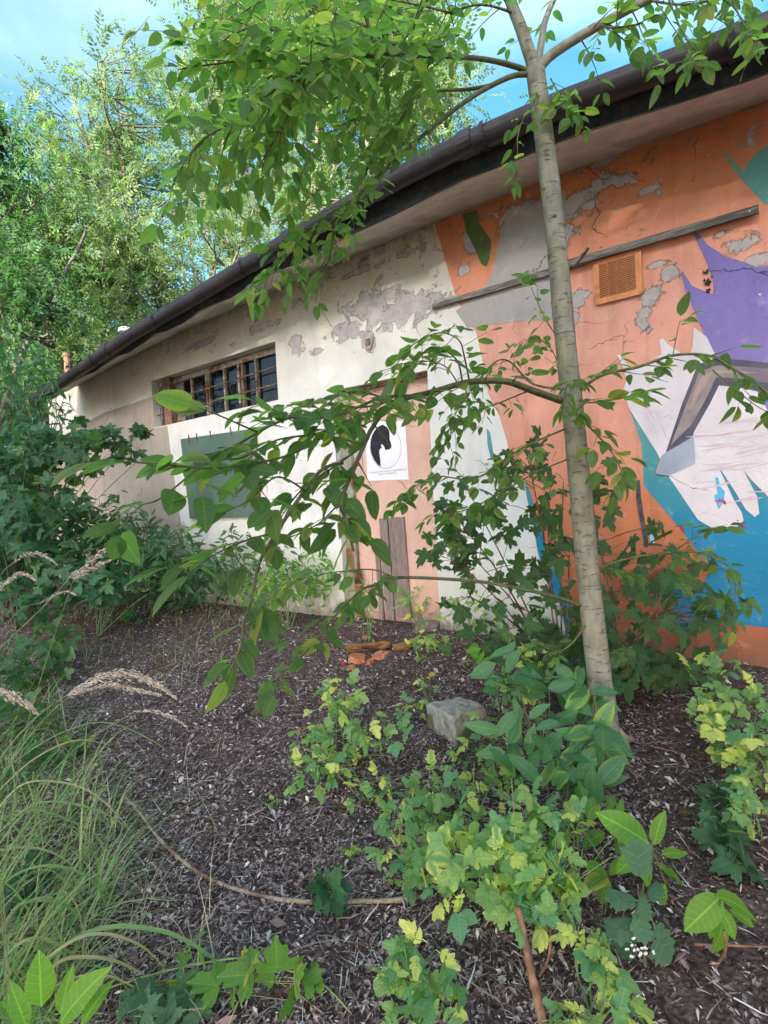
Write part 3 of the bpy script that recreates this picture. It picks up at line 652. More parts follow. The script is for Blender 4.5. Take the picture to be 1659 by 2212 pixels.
# poster
PO = DO + .0035
pc = wpix(835, 975, PO)
pw = wworld(pc[0], 0, pc[1]) - PH * PO
post = empty('poster', pw, 'white paper poster with black silhouette inside a thin circle, pasted on the pinkish door', 'poster', rot=(0, 0, BR))
def pp(cxx, cyy):   # crop coordinates of the poster -> local
    u, v = 725.9 + cxx * .1458, 829.5 + cyy * .1458; X, Z = wpix(u, v, PO); return (X - pc[0], Z - pc[1])
b = MB(); b.prism([pp(438, 560), pp(470, 1435), pp(1080, 1415), pp(1030, 545)], 0, .0012, lambda x, y, z: (x, -z, y)); b.build('sheet', MT['paper'], post)
b = MB(); b.prism([pp(*q) for q in [(535, 770), (515, 850), (512, 940), (530, 1040), (570, 1130), (620, 1195), (665, 1225), (662, 1140), (655, 1080), (645, 1020), (650, 975), (680, 940), (668, 905), (690, 893), (705, 910), (722, 935), (730, 970), (750, 978), (800, 965), (828, 930), (820, 880), (800, 830), (795, 700), (760, 640), (690, 600), (620, 640), (570, 700)]][::-1], .0013, .0018, lambda x, y, z: (x, -z, y)); b.build('black_silhouette', MT['ink'], post)
b = MB(); ci = [(741 + 231 * math.cos(a), 940 + 312 * math.sin(a)) for a in np.linspace(0, 2 * math.pi, 49)[:-1]]
A = [pp(*q) for q in ci]; Bq = [pp(741 + (q[0] - 741) * .982, 940 + (q[1] - 940) * .985) for q in ci]
b.add([(x, -.0019, z) for x, z in A] + [(x, -.0019, z) for x, z in Bq], [(k, 48 + k, 48 + (k + 1) % 48, (k + 1) % 48) for k in range(48)]); b.build('circle_outline', MT['ink'], post)
b = MB(); b.prism([pp(668, 960), pp(690, 900), pp(700, 945)], .00185, .0021, lambda x, y, z: (x, -z, y)); b.build('beak', simple('pale_pink_print', (.7, .5, .48), (.75, .55, .5), 10, .7), post)
for txt, c_, wdt in (('Towarzystwo Komunikowania Przyjaci\u00f3\u0142 Wolno\u015bci', (765, 1300), 520), ('KO\u0141O IM. TRANSECZU', (765, 1340), 240)):
    fc = bpy.data.curves.new('printed_text', 'FONT'); fc.body = txt; fc.align_x = 'CENTER'; fc.size = 1; fc.offset = .0; fc.materials.append(MT['print'])
    o = link(bpy.data.objects.new('printed_text', fc)); bpy.context.view_layer.update()
    x, z = pp(*c_); sc_ = abs(pp(wdt, 0)[0] - pp(0, 0)[0]) / o.dimensions.x
    me = bpy.data.meshes.new_from_object(o.evaluated_get(bpy.context.evaluated_depsgraph_get())); bpy.data.objects.remove(o)
    o = link(bpy.data.objects.new('printed_text', me)); o.parent = post
    o.location = (x, -.0019, z); o.rotation_euler = (math.radians(90), 0, 0); o.scale = (sc_, .021, 1)

# ------------------------------------------------------------------ leaf templates: (verts, faces, uv)
def T_blade(nseg, wfun, fold=.18, curl=.25, twist=0.0, wob=0.0, seed=0):
    r_ = random.Random(seed); v = []; f = []; uv = []
    for i in range(nseg + 1):
        t = i / nseg; w = wfun(t); z = -curl * t * t * .5 + wob * math.sin(t * 5 + seed); a = twist * t
        for sgn in ((-1, 1) if (0 < i < nseg) or w > .004 else ()):
            dx = sgn * w; v.append((dx * math.cos(a), t, z + abs(w) * fold + dx * math.sin(a) + r_.uniform(-1, 1) * .012)); uv.append((1, t))
        v.append((0, t, z)); uv.append((0, t))
    # rebuild with explicit rows
    v = []; uv = []; rows = []
    for i in range(nseg + 1):
        t = i / nseg; w = wfun(t); z = -curl * t * t * .5 + wob * math.sin(t * 5 + seed); a = twist * t; row = []
        if w > .004:
            for dx, ux in ((-w, 1), (0, 0), (w, 1)):
                row.append(len(v)); v.append((dx * math.cos(a), t - (abs(dx) * .12), z + abs(dx) * fold + dx * math.sin(a) + (r_.uniform(-1, 1) * .014 if dx else 0))); uv.append((ux, t))
        else: row = [len(v)]; v.append((0, t, z)); uv.append((0, t))
        rows.append(row)
    for a_, b_ in zip(rows[:-1], rows[1:]):
        if len(a_) == 3 and len(b_) == 3: f += [(a_[0], a_[1], b_[1], b_[0]), (a_[1], a_[2], b_[2], b_[1])]
        elif len(a_) == 1: f += [(a_[0], b_[1], b_[0]), (a_[0], b_[2], b_[1])]
        else: f += [(a_[0], a_[1], b_[0]), (a_[1], a_[2], b_[0])]
    return v, f, uv
def ell(W_, p=.85, q=.85): return lambda t: 0 if t in (0, 1) else W_ * math.sin(math.pi * t ** p) ** q
def serr(W_, p, q, n, amp): return lambda t: 0 if t in (0, 1) else W_ * (math.sin(math.pi * t ** p) ** q) * (1 + amp * (2 * ((t * n) % 1) - 1))
def T_fan(c, pts, ang, dz=-.1, off=(0, 0), sc=1.0, b=0):
    """outline pts (angle deg, radius, vein) around centre off, heading ang"""
    v = [(off[0], off[1], 0)]; uv = [(0, .1)]; f = []
    for a, r_, ve in pts:
        t = math.radians(a) + ang; x = -math.sin(t) * r_ * sc; y = math.cos(t) * r_ * sc
        v.append((off[0] + x, off[1] + y, dz * r_ * r_ * sc + (.06 * sc if ve > .5 else 0))); uv.append((ve, r_))
    n = len(pts)
    for i in range(n - 1): f.append((0, i + 1, i + 2))
    return v, f, uv
def join(ts):
    v = []; f = []; uv = []
    for a, b, c in ts:
        o = len(v); v += a; uv += c; f += [tuple(i + o for i in q) for q in b]
    return v, f, uv
def xf(t, ang, off, sc, tilt=0.0):
    ca, sa = math.cos(ang), math.sin(ang); v = [(off[0] + sc * (x * ca - y * sa), off[1] + sc * (x * sa + y * ca), off[2] + sc * z + tilt * math.hypot(x, y) * sc) for x, y, z in t[0]]
    return v, t[1], t[2]
def leaflet_lobed(seed):     # rounded, three-lobed leaflet with crenate margin
    r_ = random.Random(seed)
    P = [(-150, .10, 1), (-100, .26, 1), (-78, .40, .8), (-60, .36, 1), (-48, .52, .4), (-34, .48, 1), (-20, .74, .7), (0, .86, 0), (18, .72, .7), (34, .47, 1), (48, .54, .4), (60, .36, 1), (80, .40, .8), (102, .26, 1), (150, .10, 1)]
    return T_fan(0, [(a + r_.uniform(-4, 4), q * r_.uniform(.9, 1.1), ve) for a, q, ve in P], 0, -.25, (0, .12))
def T_celandine(seed):
    r_ = random.Random(seed); L_ = leaflet_lobed(seed); ts = [([(-.012, 0, 0), (.012, 0, 0), (.006, .72, .02), (-.006, .72, .02)], [(0, 1, 2, 3)], [(0, 0)] * 4)]
    ts.append(xf(L_, r_.uniform(-.15, .15), (0, .56, .02), .50))
    for t, s_, a in ((.50, .34, 1.15), (.26, .27, 1.3)):
        for sg in (-1, 1): ts.append(xf(leaflet_lobed(seed + int(t * 100) + sg), sg * a * r_.uniform(.85, 1.1), (sg * .02, t + r_.uniform(-.03, .03), .01), s_ * r_.uniform(.85, 1.15), r_.uniform(-.25, .15)))
    return join(ts)
def T_small3(seed):
    r_ = random.Random(seed); ts = []
    for a, s_ in ((0, .62), (1.1, .5), (-1.1, .5)): ts.append(xf(T_blade(4, ell(.36, .9, .7), .1, .2, seed=seed), a, (0, .36, 0), s_, r_.uniform(-.3, .1)))
    ts.append(([(-.012, 0, 0), (.012, 0, 0), (.006, .4, 0), (-.006, .4, 0)], [(0, 1, 2, 3)], [(0, 0)] * 4)); return join(ts)
def T_palm(seed, lobes=((-118, .42), (-62, .72), (0, 1.0), (62, .72), (118, .42)), notch=.50, teeth=1):
    r_ = random.Random(seed); P = [(-165, .08, 1)]; n = len(lobes)
    for i, (a, q) in enumerate(lobes):
        q *= r_.uniform(.92, 1.08); a += r_.uniform(-4, 4)
        sp = abs(lobes[1][0] - lobes[0][0]); w1, w2, w3 = sp * .40, sp * .27, sp * .15
        P += [(a - w1, q * .60, .9), (a - w2, q * .80, .7), (a - w3, q * .76, .6), (a, q, 0), (a + w3, q * .76, .6), (a + w2, q * .80, .7), (a + w1, q * .60, .9)]
        if i < n - 1: P.append(((a + lobes[i + 1][0]) / 2, notch * (q + lobes[i + 1][1]) / 2, 1))
    P.append((165, .08, 1)); return T_fan(0, P, 0, -.16)
def T_mug(seed):
    ts = [T_blade(5, ell(.10, .9, .6), .1, .15)]; r_ = random.Random(seed)
    for t, s_ in ((.18, .30), (.38, .46), (.58, .44), (.76, .30)):
        for sg in (-1, 1): ts.append(xf(T_blade(4, serr(.30, .7, .6, 3.5, .22), .08, .2, seed=seed), sg * 1.0, (0, t, -.004), s_ * r_.uniform(.85, 1.1)))
    ts.append(xf(T_blade(4, serr(.34, .8, .6, 3.5, .22), .08, .2), 0, (0, .74, 0), .32)); return join(ts)
def T_spray(seed, n=5):      # feathery compound leaf for far crowns
    r_ = random.Random(seed); v = []; f = []; uv = []
    for k in range(n):
        for sg in (-1, 1):
            t = .12 + .8 * k / n; a = sg * r_.uniform(.8, 1.25); l = r_.uniform(.20, .30); w = .055
            ca, sa = math.cos(a), math.sin(a); o = len(v)
            for x, y in ((0, 0), (w, l * .45), (0, l), (-w, l * .45)):
                v.append((x * ca - y * sa, t + x * sa + y * ca, -.10 * t * t - .35 * (y / .3) ** 2 * .3 + r_.uniform(-.02, .02))); uv.append((.5, .5))
            f.append((o, o + 1, o + 2, o + 3))
    o = len(v); v += [(-.05, .86, -.08), (0, .82, -.06), (.05, .9, -.08), (0, 1.12, -.12)]; uv += [(.5, .5)] * 4; f.append((o, o + 1, o + 2, o + 3))
    return v, f, uv
TP = {
 'tree_leaf': [T_blade(6, ell(w, .80, .72), fd, cu, tw, seed=i) for i, (w, fd, cu, tw) in enumerate([(.26, .25, .35, .1), (.29, .12, .2, -.2), (.23, .35, .6, .3), (.28, .05, .5, .0), (.21, .45, .3, -.4), (.27, .2, -.15, .2)])],
 'laurel': [T_blade(6, serr(w, .9, .78, 6.0, .02), fd, cu, tw, seed=i + 9) for i, (w, fd, cu, tw) in enumerate([(.21, .2, .3, 0), (.24, .1, .2, .2), (.19, .3, .5, -.2)])],
 'walnut': [T_blade(7, serr(w, .95, .72, 7.0, .015), fd, cu, tw, seed=i + 19) for i, (w, fd, cu, tw) in enumerate([(.24, .12, .3, 0), (.27, .08, .5, .2), (.22, .2, .7, -.2)])],
 'celandine': [T_celandine(i) for i in range(5)] + [T_small3(9)],
 'maple': [T_palm(i) for i in range(4)],
 'hop': [T_palm(20 + i, ((-75, .72), (0, 1.0), (75, .72)), .50) for i in range(3)] + [T_palm(31)],
 'lobed5': [T_palm(40 + i, ((-125, .55), (-65, .85), (0, .95), (65, .85), (125, .55)), .60) for i in range(3)],
 'weed': [T_blade(4, ell(w, .8, .8), .2, .5, tw, seed=i) for i, (w, tw) in enumerate([(.12, .1), (.15, -.2), (.10, .3)])],
 'mug': [T_mug(1), T_mug(2)],
 'spray': [T_spray(i, n) for i, n in enumerate((5, 4, 5))],
 'tuft': [T_blade(2, ell(.30, .9, .8), .1, .2, seed=i) for i in range(2)],
}
MESHES = {}
def leafmesh(kind, i, mat):
    k = (kind, i, mat)
    if k not in MESHES:
        v, f, uv = TP[kind][i]; m = bpy.data.meshes.new('leaf'); m.from_pydata(v, [], f); m.materials.append(MT[mat])
        ul = m.uv_layers.new(name='UVMap'); li = np.zeros(len(m.loops), dtype=np.int32); m.loops.foreach_get('vertex_index', li)
        ul.data.foreach_set('uv', np.array(uv, dtype=np.float32)[li].ravel()); m.shade_smooth(); m.update(); MESHES[k] = m
    return MESHES[k]
def frame(d, n):
    d = unit(d); x = np.cross(d, n)
    if np.linalg.norm(x) < 1e-4: x = np.cross(d, [1, 0, 0])
    x = unit(x); return np.stack([x, d, np.cross(x, d)], 1)
def place_leaf(lf, kind, mat, parent, name='leaf'):
    p, d, n, s, vi = lf; R = frame(d, n)
    o = bpy.data.objects.new(name, leafmesh(kind, vi, mat)); COL.objects.link(o); o.parent = parent
    M_ = Matrix([[*(R[0] * s), p[0]], [*(R[1] * s), p[1]], [*(R[2] * s), p[2]], [0, 0, 0, 1]])
    o.matrix_local = pinv(parent) @ M_ if parent is not None else M_
    return o
def merged(name, leaves, kind, mat, parent=None, seed=1, stuff=True):
    """many leaves as ONE mesh"""
    g_ = np.random.default_rng(seed); V = []; F = []; UVs = []; TN = []; off = 0
    nv = [len(t[0]) for t in TP[kind]]
    byv = {}
    for l in leaves: byv.setdefault(l[4], []).append(l)
    faces4 = []; loops = []; starts = []; tot = []; ls = 0
    for vi, ll in byv.items():
        v, f, uv = TP[kind][vi]; v = np.array(v); N = len(ll)
        P = np.array([l[0] for l in ll]); Dd = np.array([l[1] for l in ll], float); Nn = np.array([l[2] for l in ll], float); S = np.array([l[3] for l in ll])
        Dd /= np.linalg.norm(Dd, axis=1)[:, None] + 1e-9; X = np.cross(Dd, Nn); X /= np.linalg.norm(X, axis=1)[:, None] + 1e-9; Z = np.cross(X, Dd)
        R = np.stack([X, Dd, Z], 2)
        W_ = np.einsum('nij,vj->nvi', R, v) * S[:, None, None] + P[:, None, :]
        V.append(W_.reshape(-1, 3)); TN.append(np.repeat(g_.random(N), len(v)))
        fl = np.concatenate([np.array(q) for q in f]); lens = np.array([len(q) for q in f])
        lo = (fl[None, :] + (np.arange(N) * len(v))[:, None] + off).ravel(); loops.append(lo)
        UVs.append(np.tile(np.array(uv)[fl], (N, 1))); tot.append(np.tile(lens, N)); off += N * len(v)
    V = np.concatenate(V); loops = np.concatenate(loops); tot = np.concatenate(tot); UVs = np.concatenate(UVs); TN = np.concatenate(TN)
    m = bpy.data.meshes.new(name); m.vertices.add(len(V)); 
    if parent is not None:
        Mi = np.array(pinv(parent)); V = V @ Mi[:3, :3].T + Mi[:3, 3]
    m.vertices.foreach_set('co', V.astype(np.float32).ravel())
    m.loops.add(len(loops)); m.loops.foreach_set('vertex_index', loops.astype(np.int32))
    m.polygons.add(len(tot)); m.polygons.foreach_set('loop_start', (np.cumsum(tot) - tot).astype(np.int32))
    try: m.polygons.foreach_set('loop_total', tot.astype(np.int32))
    except Exception: pass
    m.update(calc_edges=True)
    m.uv_layers.new(name='UVMap').data.foreach_set('uv', UVs.astype(np.float32).ravel())
    m.attributes.new('tint', 'FLOAT', 'POINT').data.foreach_set('value', TN.astype(np.float32))
    m.materials.append(MT[mat]); m.shade_smooth()
    o = link(bpy.data.objects.new(name, m)); o.parent = parent
    if stuff: o['kind'] = 'stuff'
    return o
def pixsize(lf):
    u, v, z = proj(lf[0]); 
    if z < .1 or not (-40 < u < 1700 and -40 < v < 2250): return 0
    return lf[3] / z
def foliage(leaves, kind, mat, parent, limit=300, minpx=9, name='leaf', seed=1):
    """largest leaves become parts, what is too small or past the limit is one mesh"""
    leaves = sorted(leaves, key=lambda l: -pixsize(l)); big = [l for l in leaves[:limit] if pixsize(l) * FPX > minpx]; rest = leaves[len(big):]
    for l in big: place_leaf(l, kind, mat, parent, name)
    if rest: merged('small_foliage', rest, kind, mat, parent, seed)

# ------------------------------------------------------------------ background trees
def bg_tree(label, crowns, base, ht, mat, nspray, lsize, bark='bgbark', r0=.11, seed=1, leaders=3, group=None, gap=.55, ncl=None, spread=.42):
    """crowns: list of (u, v, hw, hh, depth) ellipsoids in photograph terms; base: (u, depth)"""
    R_ = np.random.default_rng(seed)
    E_ = []
    for (u, v, hw, hh, dd) in crowns:
        E_.append((dpix(u, v, dd), hw * dd / FPX, hh * dd / FPX))
    bx, by = dpix(base[0], 900, base[1])[:2]; gz = ground(bx, by); B = np.array([bx, by, gz])
    t = empty('tree', tuple(B), label, 'tree', group)
    vol = np.array([e[1] ** 2 * e[2] for e in E_]); vol /= vol.sum()
    ncl = ncl or max(40, nspray // 34); C = []
    for k in R_.choice(len(E_), ncl, p=vol):
        c, rh, rz = E_[k]; d = R_.normal(size=3); d /= np.linalg.norm(d); q = R_.random() ** .45
        C.append(c + d * q * np.array([rh, rh, rz]))
    C = np.array(C)
    tops = []
    tk = MB(); fork = B + np.array([0, 0, max(1.0, ht * .28)])
    tk.tube(smooth_path([B - [0, 0, .3], B * .5 + fork * .5 + [R_.normal() * .1, 0, 0], fork], 3), [r0 * 1.25, r0 * 1.1, r0 * 1.05, r0, r0, r0 * .95, r0 * .95][:7], 7)
    nodes = []
    for k in range(leaders):
        tgt = C[R_.choice(len(C), 1)[0]] * .45 + E_[k % len(E_)][0] * .55 + [R_.normal() * .4, R_.normal() * .4, 0]
        top = tgt + (tgt - fork) * .08; mid = fork * .5 + tgt * .5 + R_.normal(size=3) * [.25, .25, .1]
        pth = smooth_path([fork, mid, tgt, top], 5); tk.tube(pth, list(np.linspace(r0 * .75, r0 * .12, len(pth))), 6)
        for i, p in enumerate(pth[2:]): nodes.append((np.array(p), r0 * .6 * (1 - i / len(pth))))
    NP = np.array([n_[0] for n_ in nodes])
    br = MB(); twigp = []
    for c in C:
        d = np.linalg.norm(NP - c, axis=1) + np.maximum(0, NP[:, 2] - c[2]) * 2.0; i = int(np.argmin(d)); a = NP[i]
        m_ = a * .45 + c * .55 + R_.normal(size=3) * .12 + [0, 0, -.12]
        pth = smooth_path([a, m_, c], 3); br.tube(pth, list(np.linspace(min(.05, nodes[i][1] * .7 + .012), .009, len(pth))), 4, cap=False); twigp.append(pth)
    M_ = np.array(pinv(t)); 
    for mb in (tk, br): mb.v = [tuple(np.asarray(p) - B) for p in mb.v]
    tk.build('trunk', MT[bark], t, smooth=True)
    o = br.build('branches', MT['bgbark'], t, smooth=True); o['kind'] = 'stuff'
    lv = []
    wgt = R_.random(len(C)) ** 1.6 + .12; wgt /= wgt.sum(); idx = R_.choice(len(C), nspray, p=wgt)
    sig = R_.uniform(.55, 1.3, len(C)) * spread
    for k in range(int(nspray * .62)):
        c = C[idx[k]]; g_ = R_.normal(size=3); p = c + g_ * sig[idx[k]] * np.array([1, 1, .62])
        if R_.random() < .3: pth = twigp[idx[k]]; q = pth[int(R_.integers(len(pth) // 2, len(pth)))]; p = q + R_.normal(size=3) * .16
        d = unit(g_ * .6 + R_.normal(size=3) * .6 + [0, 0, -.35]); n_ = unit(R_.normal(size=3) * .55 + [0, 0, 1])
        lv.append((p, d, n_, lsize * 1.28 * R_.uniform(.7, 1.35), int(R_.integers(len(TP['spray'])))))
    merged('crown', lv, 'spray', mat, t, seed)
    return t
G_ = 'trees growing behind the building'
bg_tree('tall slender feathery tree leftmost against the open sky behind the building', [(260, 330, 190, 190, 15), (120, 250, 80, 90, 15), (330, 150, 90, 90, 15)], (345, 15), 9, 'bg2', 2600, .34, seed=2, r0=.10, leaders=5, group=G_, ncl=110)
bg_tree('tall tree with sunlit top reaching the frame above the roof', [(480, 200, 130, 220, 15.5), (560, 60, 170, 160, 15.5), (430, 400, 110, 140, 15.5)], (560, 15.5), 11, 'bg1', 4030, .34, seed=3, r0=.12, leaders=5, group=G_, ncl=130)
bg_tree('dense tall tree behind the roof, partly behind the near branches', [(700, 240, 190, 250, 14), (640, 470, 160, 100, 14), (780, 30, 200, 140, 14)], (610, 14), 11, 'bg2', 5270, .33, seed=4, r0=.11, leaders=5, group=G_, bark='bgbark_warm', ncl=170)
bg_tree('green tree rising behind the gutter left of the young trunk', [(880, 200, 110, 200, 13), (820, 60, 130, 140, 13), (930, 260, 55, 70, 12.5)], (870, 13), 9, 'bg1', 4340, .32, seed=5, group=G_, ncl=120)
bg_tree('low yellow green feathery tree at the left edge behind the shrubs', [(140, 520, 200, 130, 11), (60, 680, 130, 140, 11), (250, 600, 120, 100, 11)], (150, 11), 6, 'bg1', 5580, .27, seed=6, group=G_, leaders=5, ncl=170)
bg_tree('open branched thin tree above the roof cowl', [(400, 560, 170, 110, 12), (300, 690, 120, 70, 11.5), (520, 480, 100, 90, 12)], (350, 12), 6, 'bg2', 1500, .25, seed=7, group=G_, leaders=6, ncl=120, r0=.07)
bg_tree('small tree right behind the far end of the roof', [(190, 740, 120, 90, 10.5), (80, 800, 110, 100, 10.5)], (170, 10.5), 4, 'bg1', 3224, .23, seed=8, group=G_, leaders=4, ncl=110, r0=.06)
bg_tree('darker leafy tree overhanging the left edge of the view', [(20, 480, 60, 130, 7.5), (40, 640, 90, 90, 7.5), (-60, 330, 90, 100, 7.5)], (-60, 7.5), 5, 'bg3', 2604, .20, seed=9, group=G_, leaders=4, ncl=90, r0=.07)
bg_tree('thin pale tree far behind, seen through the gaps of the others', [(520, 420, 300, 200, 21), (250, 560, 200, 130, 21)], (470, 21), 9, 'bg2', 1300, .36, seed=10, group=G_, leaders=7, ncl=150, r0=.10)

# the wood at the photographer's back: shades the foreground, shows in the window panes
def wood_behind():
    Sd = np.array([SUN_DIR.x, SUN_DIR.y, 0]); Sx = np.array([-Sd[1], Sd[0], 0]); tan_ = math.tan(SUN_EL)
    for i, (w, dist, rad) in enumerate([(-8.6, 9.5, 2.4), (-5.2, 8.2, 2.5), (-1.6, 9.0, 2.5), (2.0, 8.4, 2.4), (5.2, 9.6, 2.4), (-6.8, 12, 2.4), (-3.2, 12.5, 2.5), (.4, 12.2, 2.5), (3.6, 12.4, 2.4)]):
        R_ = np.random.default_rng(900 + i); c = Sd * dist + Sx * w; top = (dist + 3.9) * tan_ + 4.6 + R_.normal() * .12; bot = dist * tan_ - 1.2
        gz = ground(c[0], c[1]); B = np.array([c[0], c[1], gz]); t = empty('tree', tuple(B), WB[i], 'tree', 'trees at the photographer side')
        MB().tube([(0, 0, -.3), (.1, 0, 2.5), (0, .1, top - gz - 1)], [.16, .13, .04], 7).build('trunk', MT['bgbark'], t, smooth=True); lv = []
        for k in range(4500):
            d = R_.normal(size=3); d /= np.linalg.norm(d); q = R_.random() ** .4; p = np.array([c[0], c[1], (top + bot) / 2]) + d * q * np.array([rad, rad, (top - bot) / 2])
            lv.append((p, unit(R_.normal(size=3) + [0, 0, -.3]), unit(R_.normal(size=3) * .8 + [0, 0, 1]), .42 * R_.uniform(.7, 1.3), int(R_.integers(3))))
        merged('crown', lv, 'spray', 'bg1', t, 900 + i)
WB = ['tree facing the wall, %s' % q for q in ('far left one of the front row', 'second from left in the front row', 'middle one of the front row', 'second from right in the front row', 'far right one of the front row', 'left one of the back row', 'second from left in the back row', 'second from right in the back row', 'right one of the back row')]
wood_behind()

# ------------------------------------------------------------------ young tree in front of the wall
TB = gpix(1310, 1620); TD = float((TB - CAM) @ FW)
tree = empty('young_tree', tuple(TB), 'young tree with smooth grey green ringed trunk growing in front of the orange mural', 'tree')
def gxy_(P): return np.array([P[0], P[1], ground(P[0], P[1])])
def world2(mb, parent):
    o = np.array(parent.location); mb.v = [tuple(np.asarray(p) - o) for p in mb.v]; return mb
tp = [(1312, 1660), (1306, 1560), (1292, 1440), (1272, 1250), (1256, 1080), (1240, 910), (1222, 740), (1206, 560), (1189, 400), (1170, 250), (1157, 150)]
trr = [.078, .062, .0535, .050, .0485, .0475, .046, .045, .043, .0415, .042]
tpw = [dpix(u, v, TD) for u, v in tp]; n_ = 4
pp_ = smooth_path(tpw, n_); rr_ = list(np.interp(np.linspace(0, len(tp) - 1, len(pp_)), range(len(tp)), trr))
tmb = MB().tube(pp_, rr_, 18, bump=.035)
for (kt, ka, kr) in ((.9, .4, .016), (1.6, 2.5, .012), (2.35, 5.1, .014), (3.1, 1.2, .012), (4.2, 3.6, .013), (5.4, .3, .012), (6.5, 2.2, .011), (7.6, 4.4, .012)):
    i_ = int(kt * 4); c_ = pp_[i_]; r_ = rr_[i_]; d_ = np.array([math.cos(ka), math.sin(ka), .15]); tmb.tube([c_ + d_ * r_ * .6, c_ + d_ * r_ * 1.05, c_ + d_ * (r_ + .012)], [kr * 1.5, kr, kr * .35], 7)
for ka in (.3, 1.9, 3.3, 4.6):
    d_ = np.array([math.cos(ka), math.sin(ka), 0]); b0 = TB + d_ * .03 + [0, 0, .09]; b1 = gxy_(TB + d_ * .10); b2 = gxy_(TB + d_ * .19) - [0, 0, .03]; tmb.tube([b0, b1 + [0, 0, .012], b2], [.035, .026, .010], 8, bump=.1)
world2(tmb, tree).build('trunk', MT['bark'], tree, smooth=True)
TLEAF = []
def leaf_on(p, tan, sgn, size, up, R_, dr=.55):
    side = unit(np.cross(tan, up + 1e-3)); d = unit(tan * R_.uniform(.35, .9) + side * sgn * R_.uniform(.5, 1.0) + np.array([0, 0, -1]) * R_.uniform(.0, dr) + R_.normal(size=3) * .12)
    n = unit(up + R_.normal(size=3) * .38)
    TLEAF.append((p + d * .012, d, n, size * R_.uniform(.72, 1.18), int(R_.integers(6))))
def limb(pts, r0, r1, leafsize=.085, sp=.05, twl=(.12, .35), twsp=.09, start=.15, seed=1, hang=.25, name='branch', mat='twig', lstart=.4, up=(0, 0, 1), nl=1.0, endleaf=True, parent=None, dr=.55):
    """a limb with leafy side twigs; pts are (u, v, depth)"""
    R_ = np.random.default_rng(seed); P = smooth_path([dpix(*q) for q in pts], 5); N = len(P); up = np.array(up, float)
    mb = MB(); mb.tube(P, list(np.linspace(r0, r1, N)), 7 if r0 > .01 else 5)
    seg = [np.linalg.norm(P[i + 1] - P[i]) for i in range(N - 1)]; cum = np.concatenate([[0], np.cumsum(seg)]); Lt = cum[-1]
    def at(s):
        i = int(np.clip(np.searchsorted(cum, s) - 1, 0, N - 2)); t = (s - cum[i]) / (seg[i] + 1e-9); return P[i] + (P[i + 1] - P[i]) * t, unit(P[i + 1] - P[i])
    s = start * Lt; sg = 1
    while s < Lt:
        p, tan = at(s); sg = -sg; f_ = s / Lt
        L_ = R_.uniform(*twl) * (1.1 - .5 * f_)
        side = unit(np.cross(tan, up)); d = unit(tan * R_.uniform(.35, .8) + side * sg * R_.uniform(.4, 1) + up * R_.uniform(-.5, .35) + R_.normal(size=3) * .15)
        q = [p]; dd = d.copy(); k = max(2, int(L_ / .045))
        for j in range(k):
            dd = unit(dd + np.array([0, 0, -hang * .25]) + R_.normal(size=3) * .06); q.append(q[-1] + dd * L_ / k)
            if j >= 0 and R_.random() < nl: leaf_on(q[-1], dd, 1 if j % 2 else -1, leafsize, up, R_, dr)
        mb.tube(q, list(np.linspace(max(.0016, min(r1, .004)), .0009, len(q))), 3, cap=False)
        leaf_on(q[-1], dd, .15, leafsize, up, R_, dr)
        s += twsp * R_.uniform(.7, 1.4)
    s = lstart * Lt
    while s < Lt and sp > 0:
        p, tan = at(s); sg = -sg; leaf_on(p, tan, sg, leafsize, up, R_, dr); s += sp * R_.uniform(.7, 1.4)
    if endleaf: p, tan = at(Lt * .999); leaf_on(p, tan, .1, leafsize * 1.1, up, R_, dr)
    world2(mb, tree).build(name, MT[mat], tree, smooth=True)
T_ = TD
# crown forks
limb([(1157, 155, T_), (1126, 60, T_), (1103, 0, T_), (1080, -110, T_ - .05)], .030, .022, 0.064, 0.000, (.2, 0.56), 0.104, .45, 1, mat='bark', endleaf=False, dr=.18)
limb([(1160, 155, T_), (1192, 118, T_), (1282, 62, T_ - .05), (1400, 0, T_ - .15), (1560, -70, T_ - .3)], .025, .014, 0.068, 0.080, (.2, 0.50), 0.056, .30, 2, mat='bark', dr=.18)
limb([(1160, 150, T_), (1170, 90, T_ + .03), (1180, 40, T_ + .08), (1215, -40, T_ + .1)], .018, .012, 0.064, 0.000, (.2, 0.45), 0.089, .5, 3, mat='bark', endleaf=False, dr=.18)
limb([(1150, 158, T_), (1122, 146, T_), (1060, 130, T_ - .05), (979, 122, T_ - .15), (829, 119, T_ - .3), (725, 132, T_ - .4), (660, 165, T_ - .5), (600, 190, T_ - .55)], .014, .004, 0.070, 0.040, (.12, 0.43), 0.033, .33, 4, hang=.4, dr=.18)
limb([(990, 124, T_ - .12), (895, 105, T_ - .25), (805, 89, T_ - .4), (750, 107, T_ - .48), (645, 155, T_ - .6), (590, 195, T_ - .65), (515, 255, T_ - .72), (440, 300, T_ - .78), (400, 350, T_ - .8)], .010, .0025, 0.074, 0.032, (.12, 0.47), 0.028, .12, 5, hang=.35, dr=.18)
limb([(805, 89, T_ - .4), (795, 40, T_ - .4), (770, -60, T_ - .4)], .006, .004, 0.070, 0.040, (.2, 0.56), 0.037, .05, 6, hang=.3, dr=.18)
limb([(745, 110, T_ - .48), (640, 80, T_ - .55), (540, 60, T_ - .6), (450, 110, T_ - .6)], .006, .002, 0.070, 0.036, (.15, 0.47), 0.031, .05, 7, hang=.3, dr=.18)
limb([(700, 140, T_ - .45), (560, 130, T_ - .5), (450, 140, T_ - .55), (385, 150, T_ - .6)], .005, .002, 0.072, 0.036, (.12, 0.39), 0.037, .05, 8, hang=.35, dr=.18)
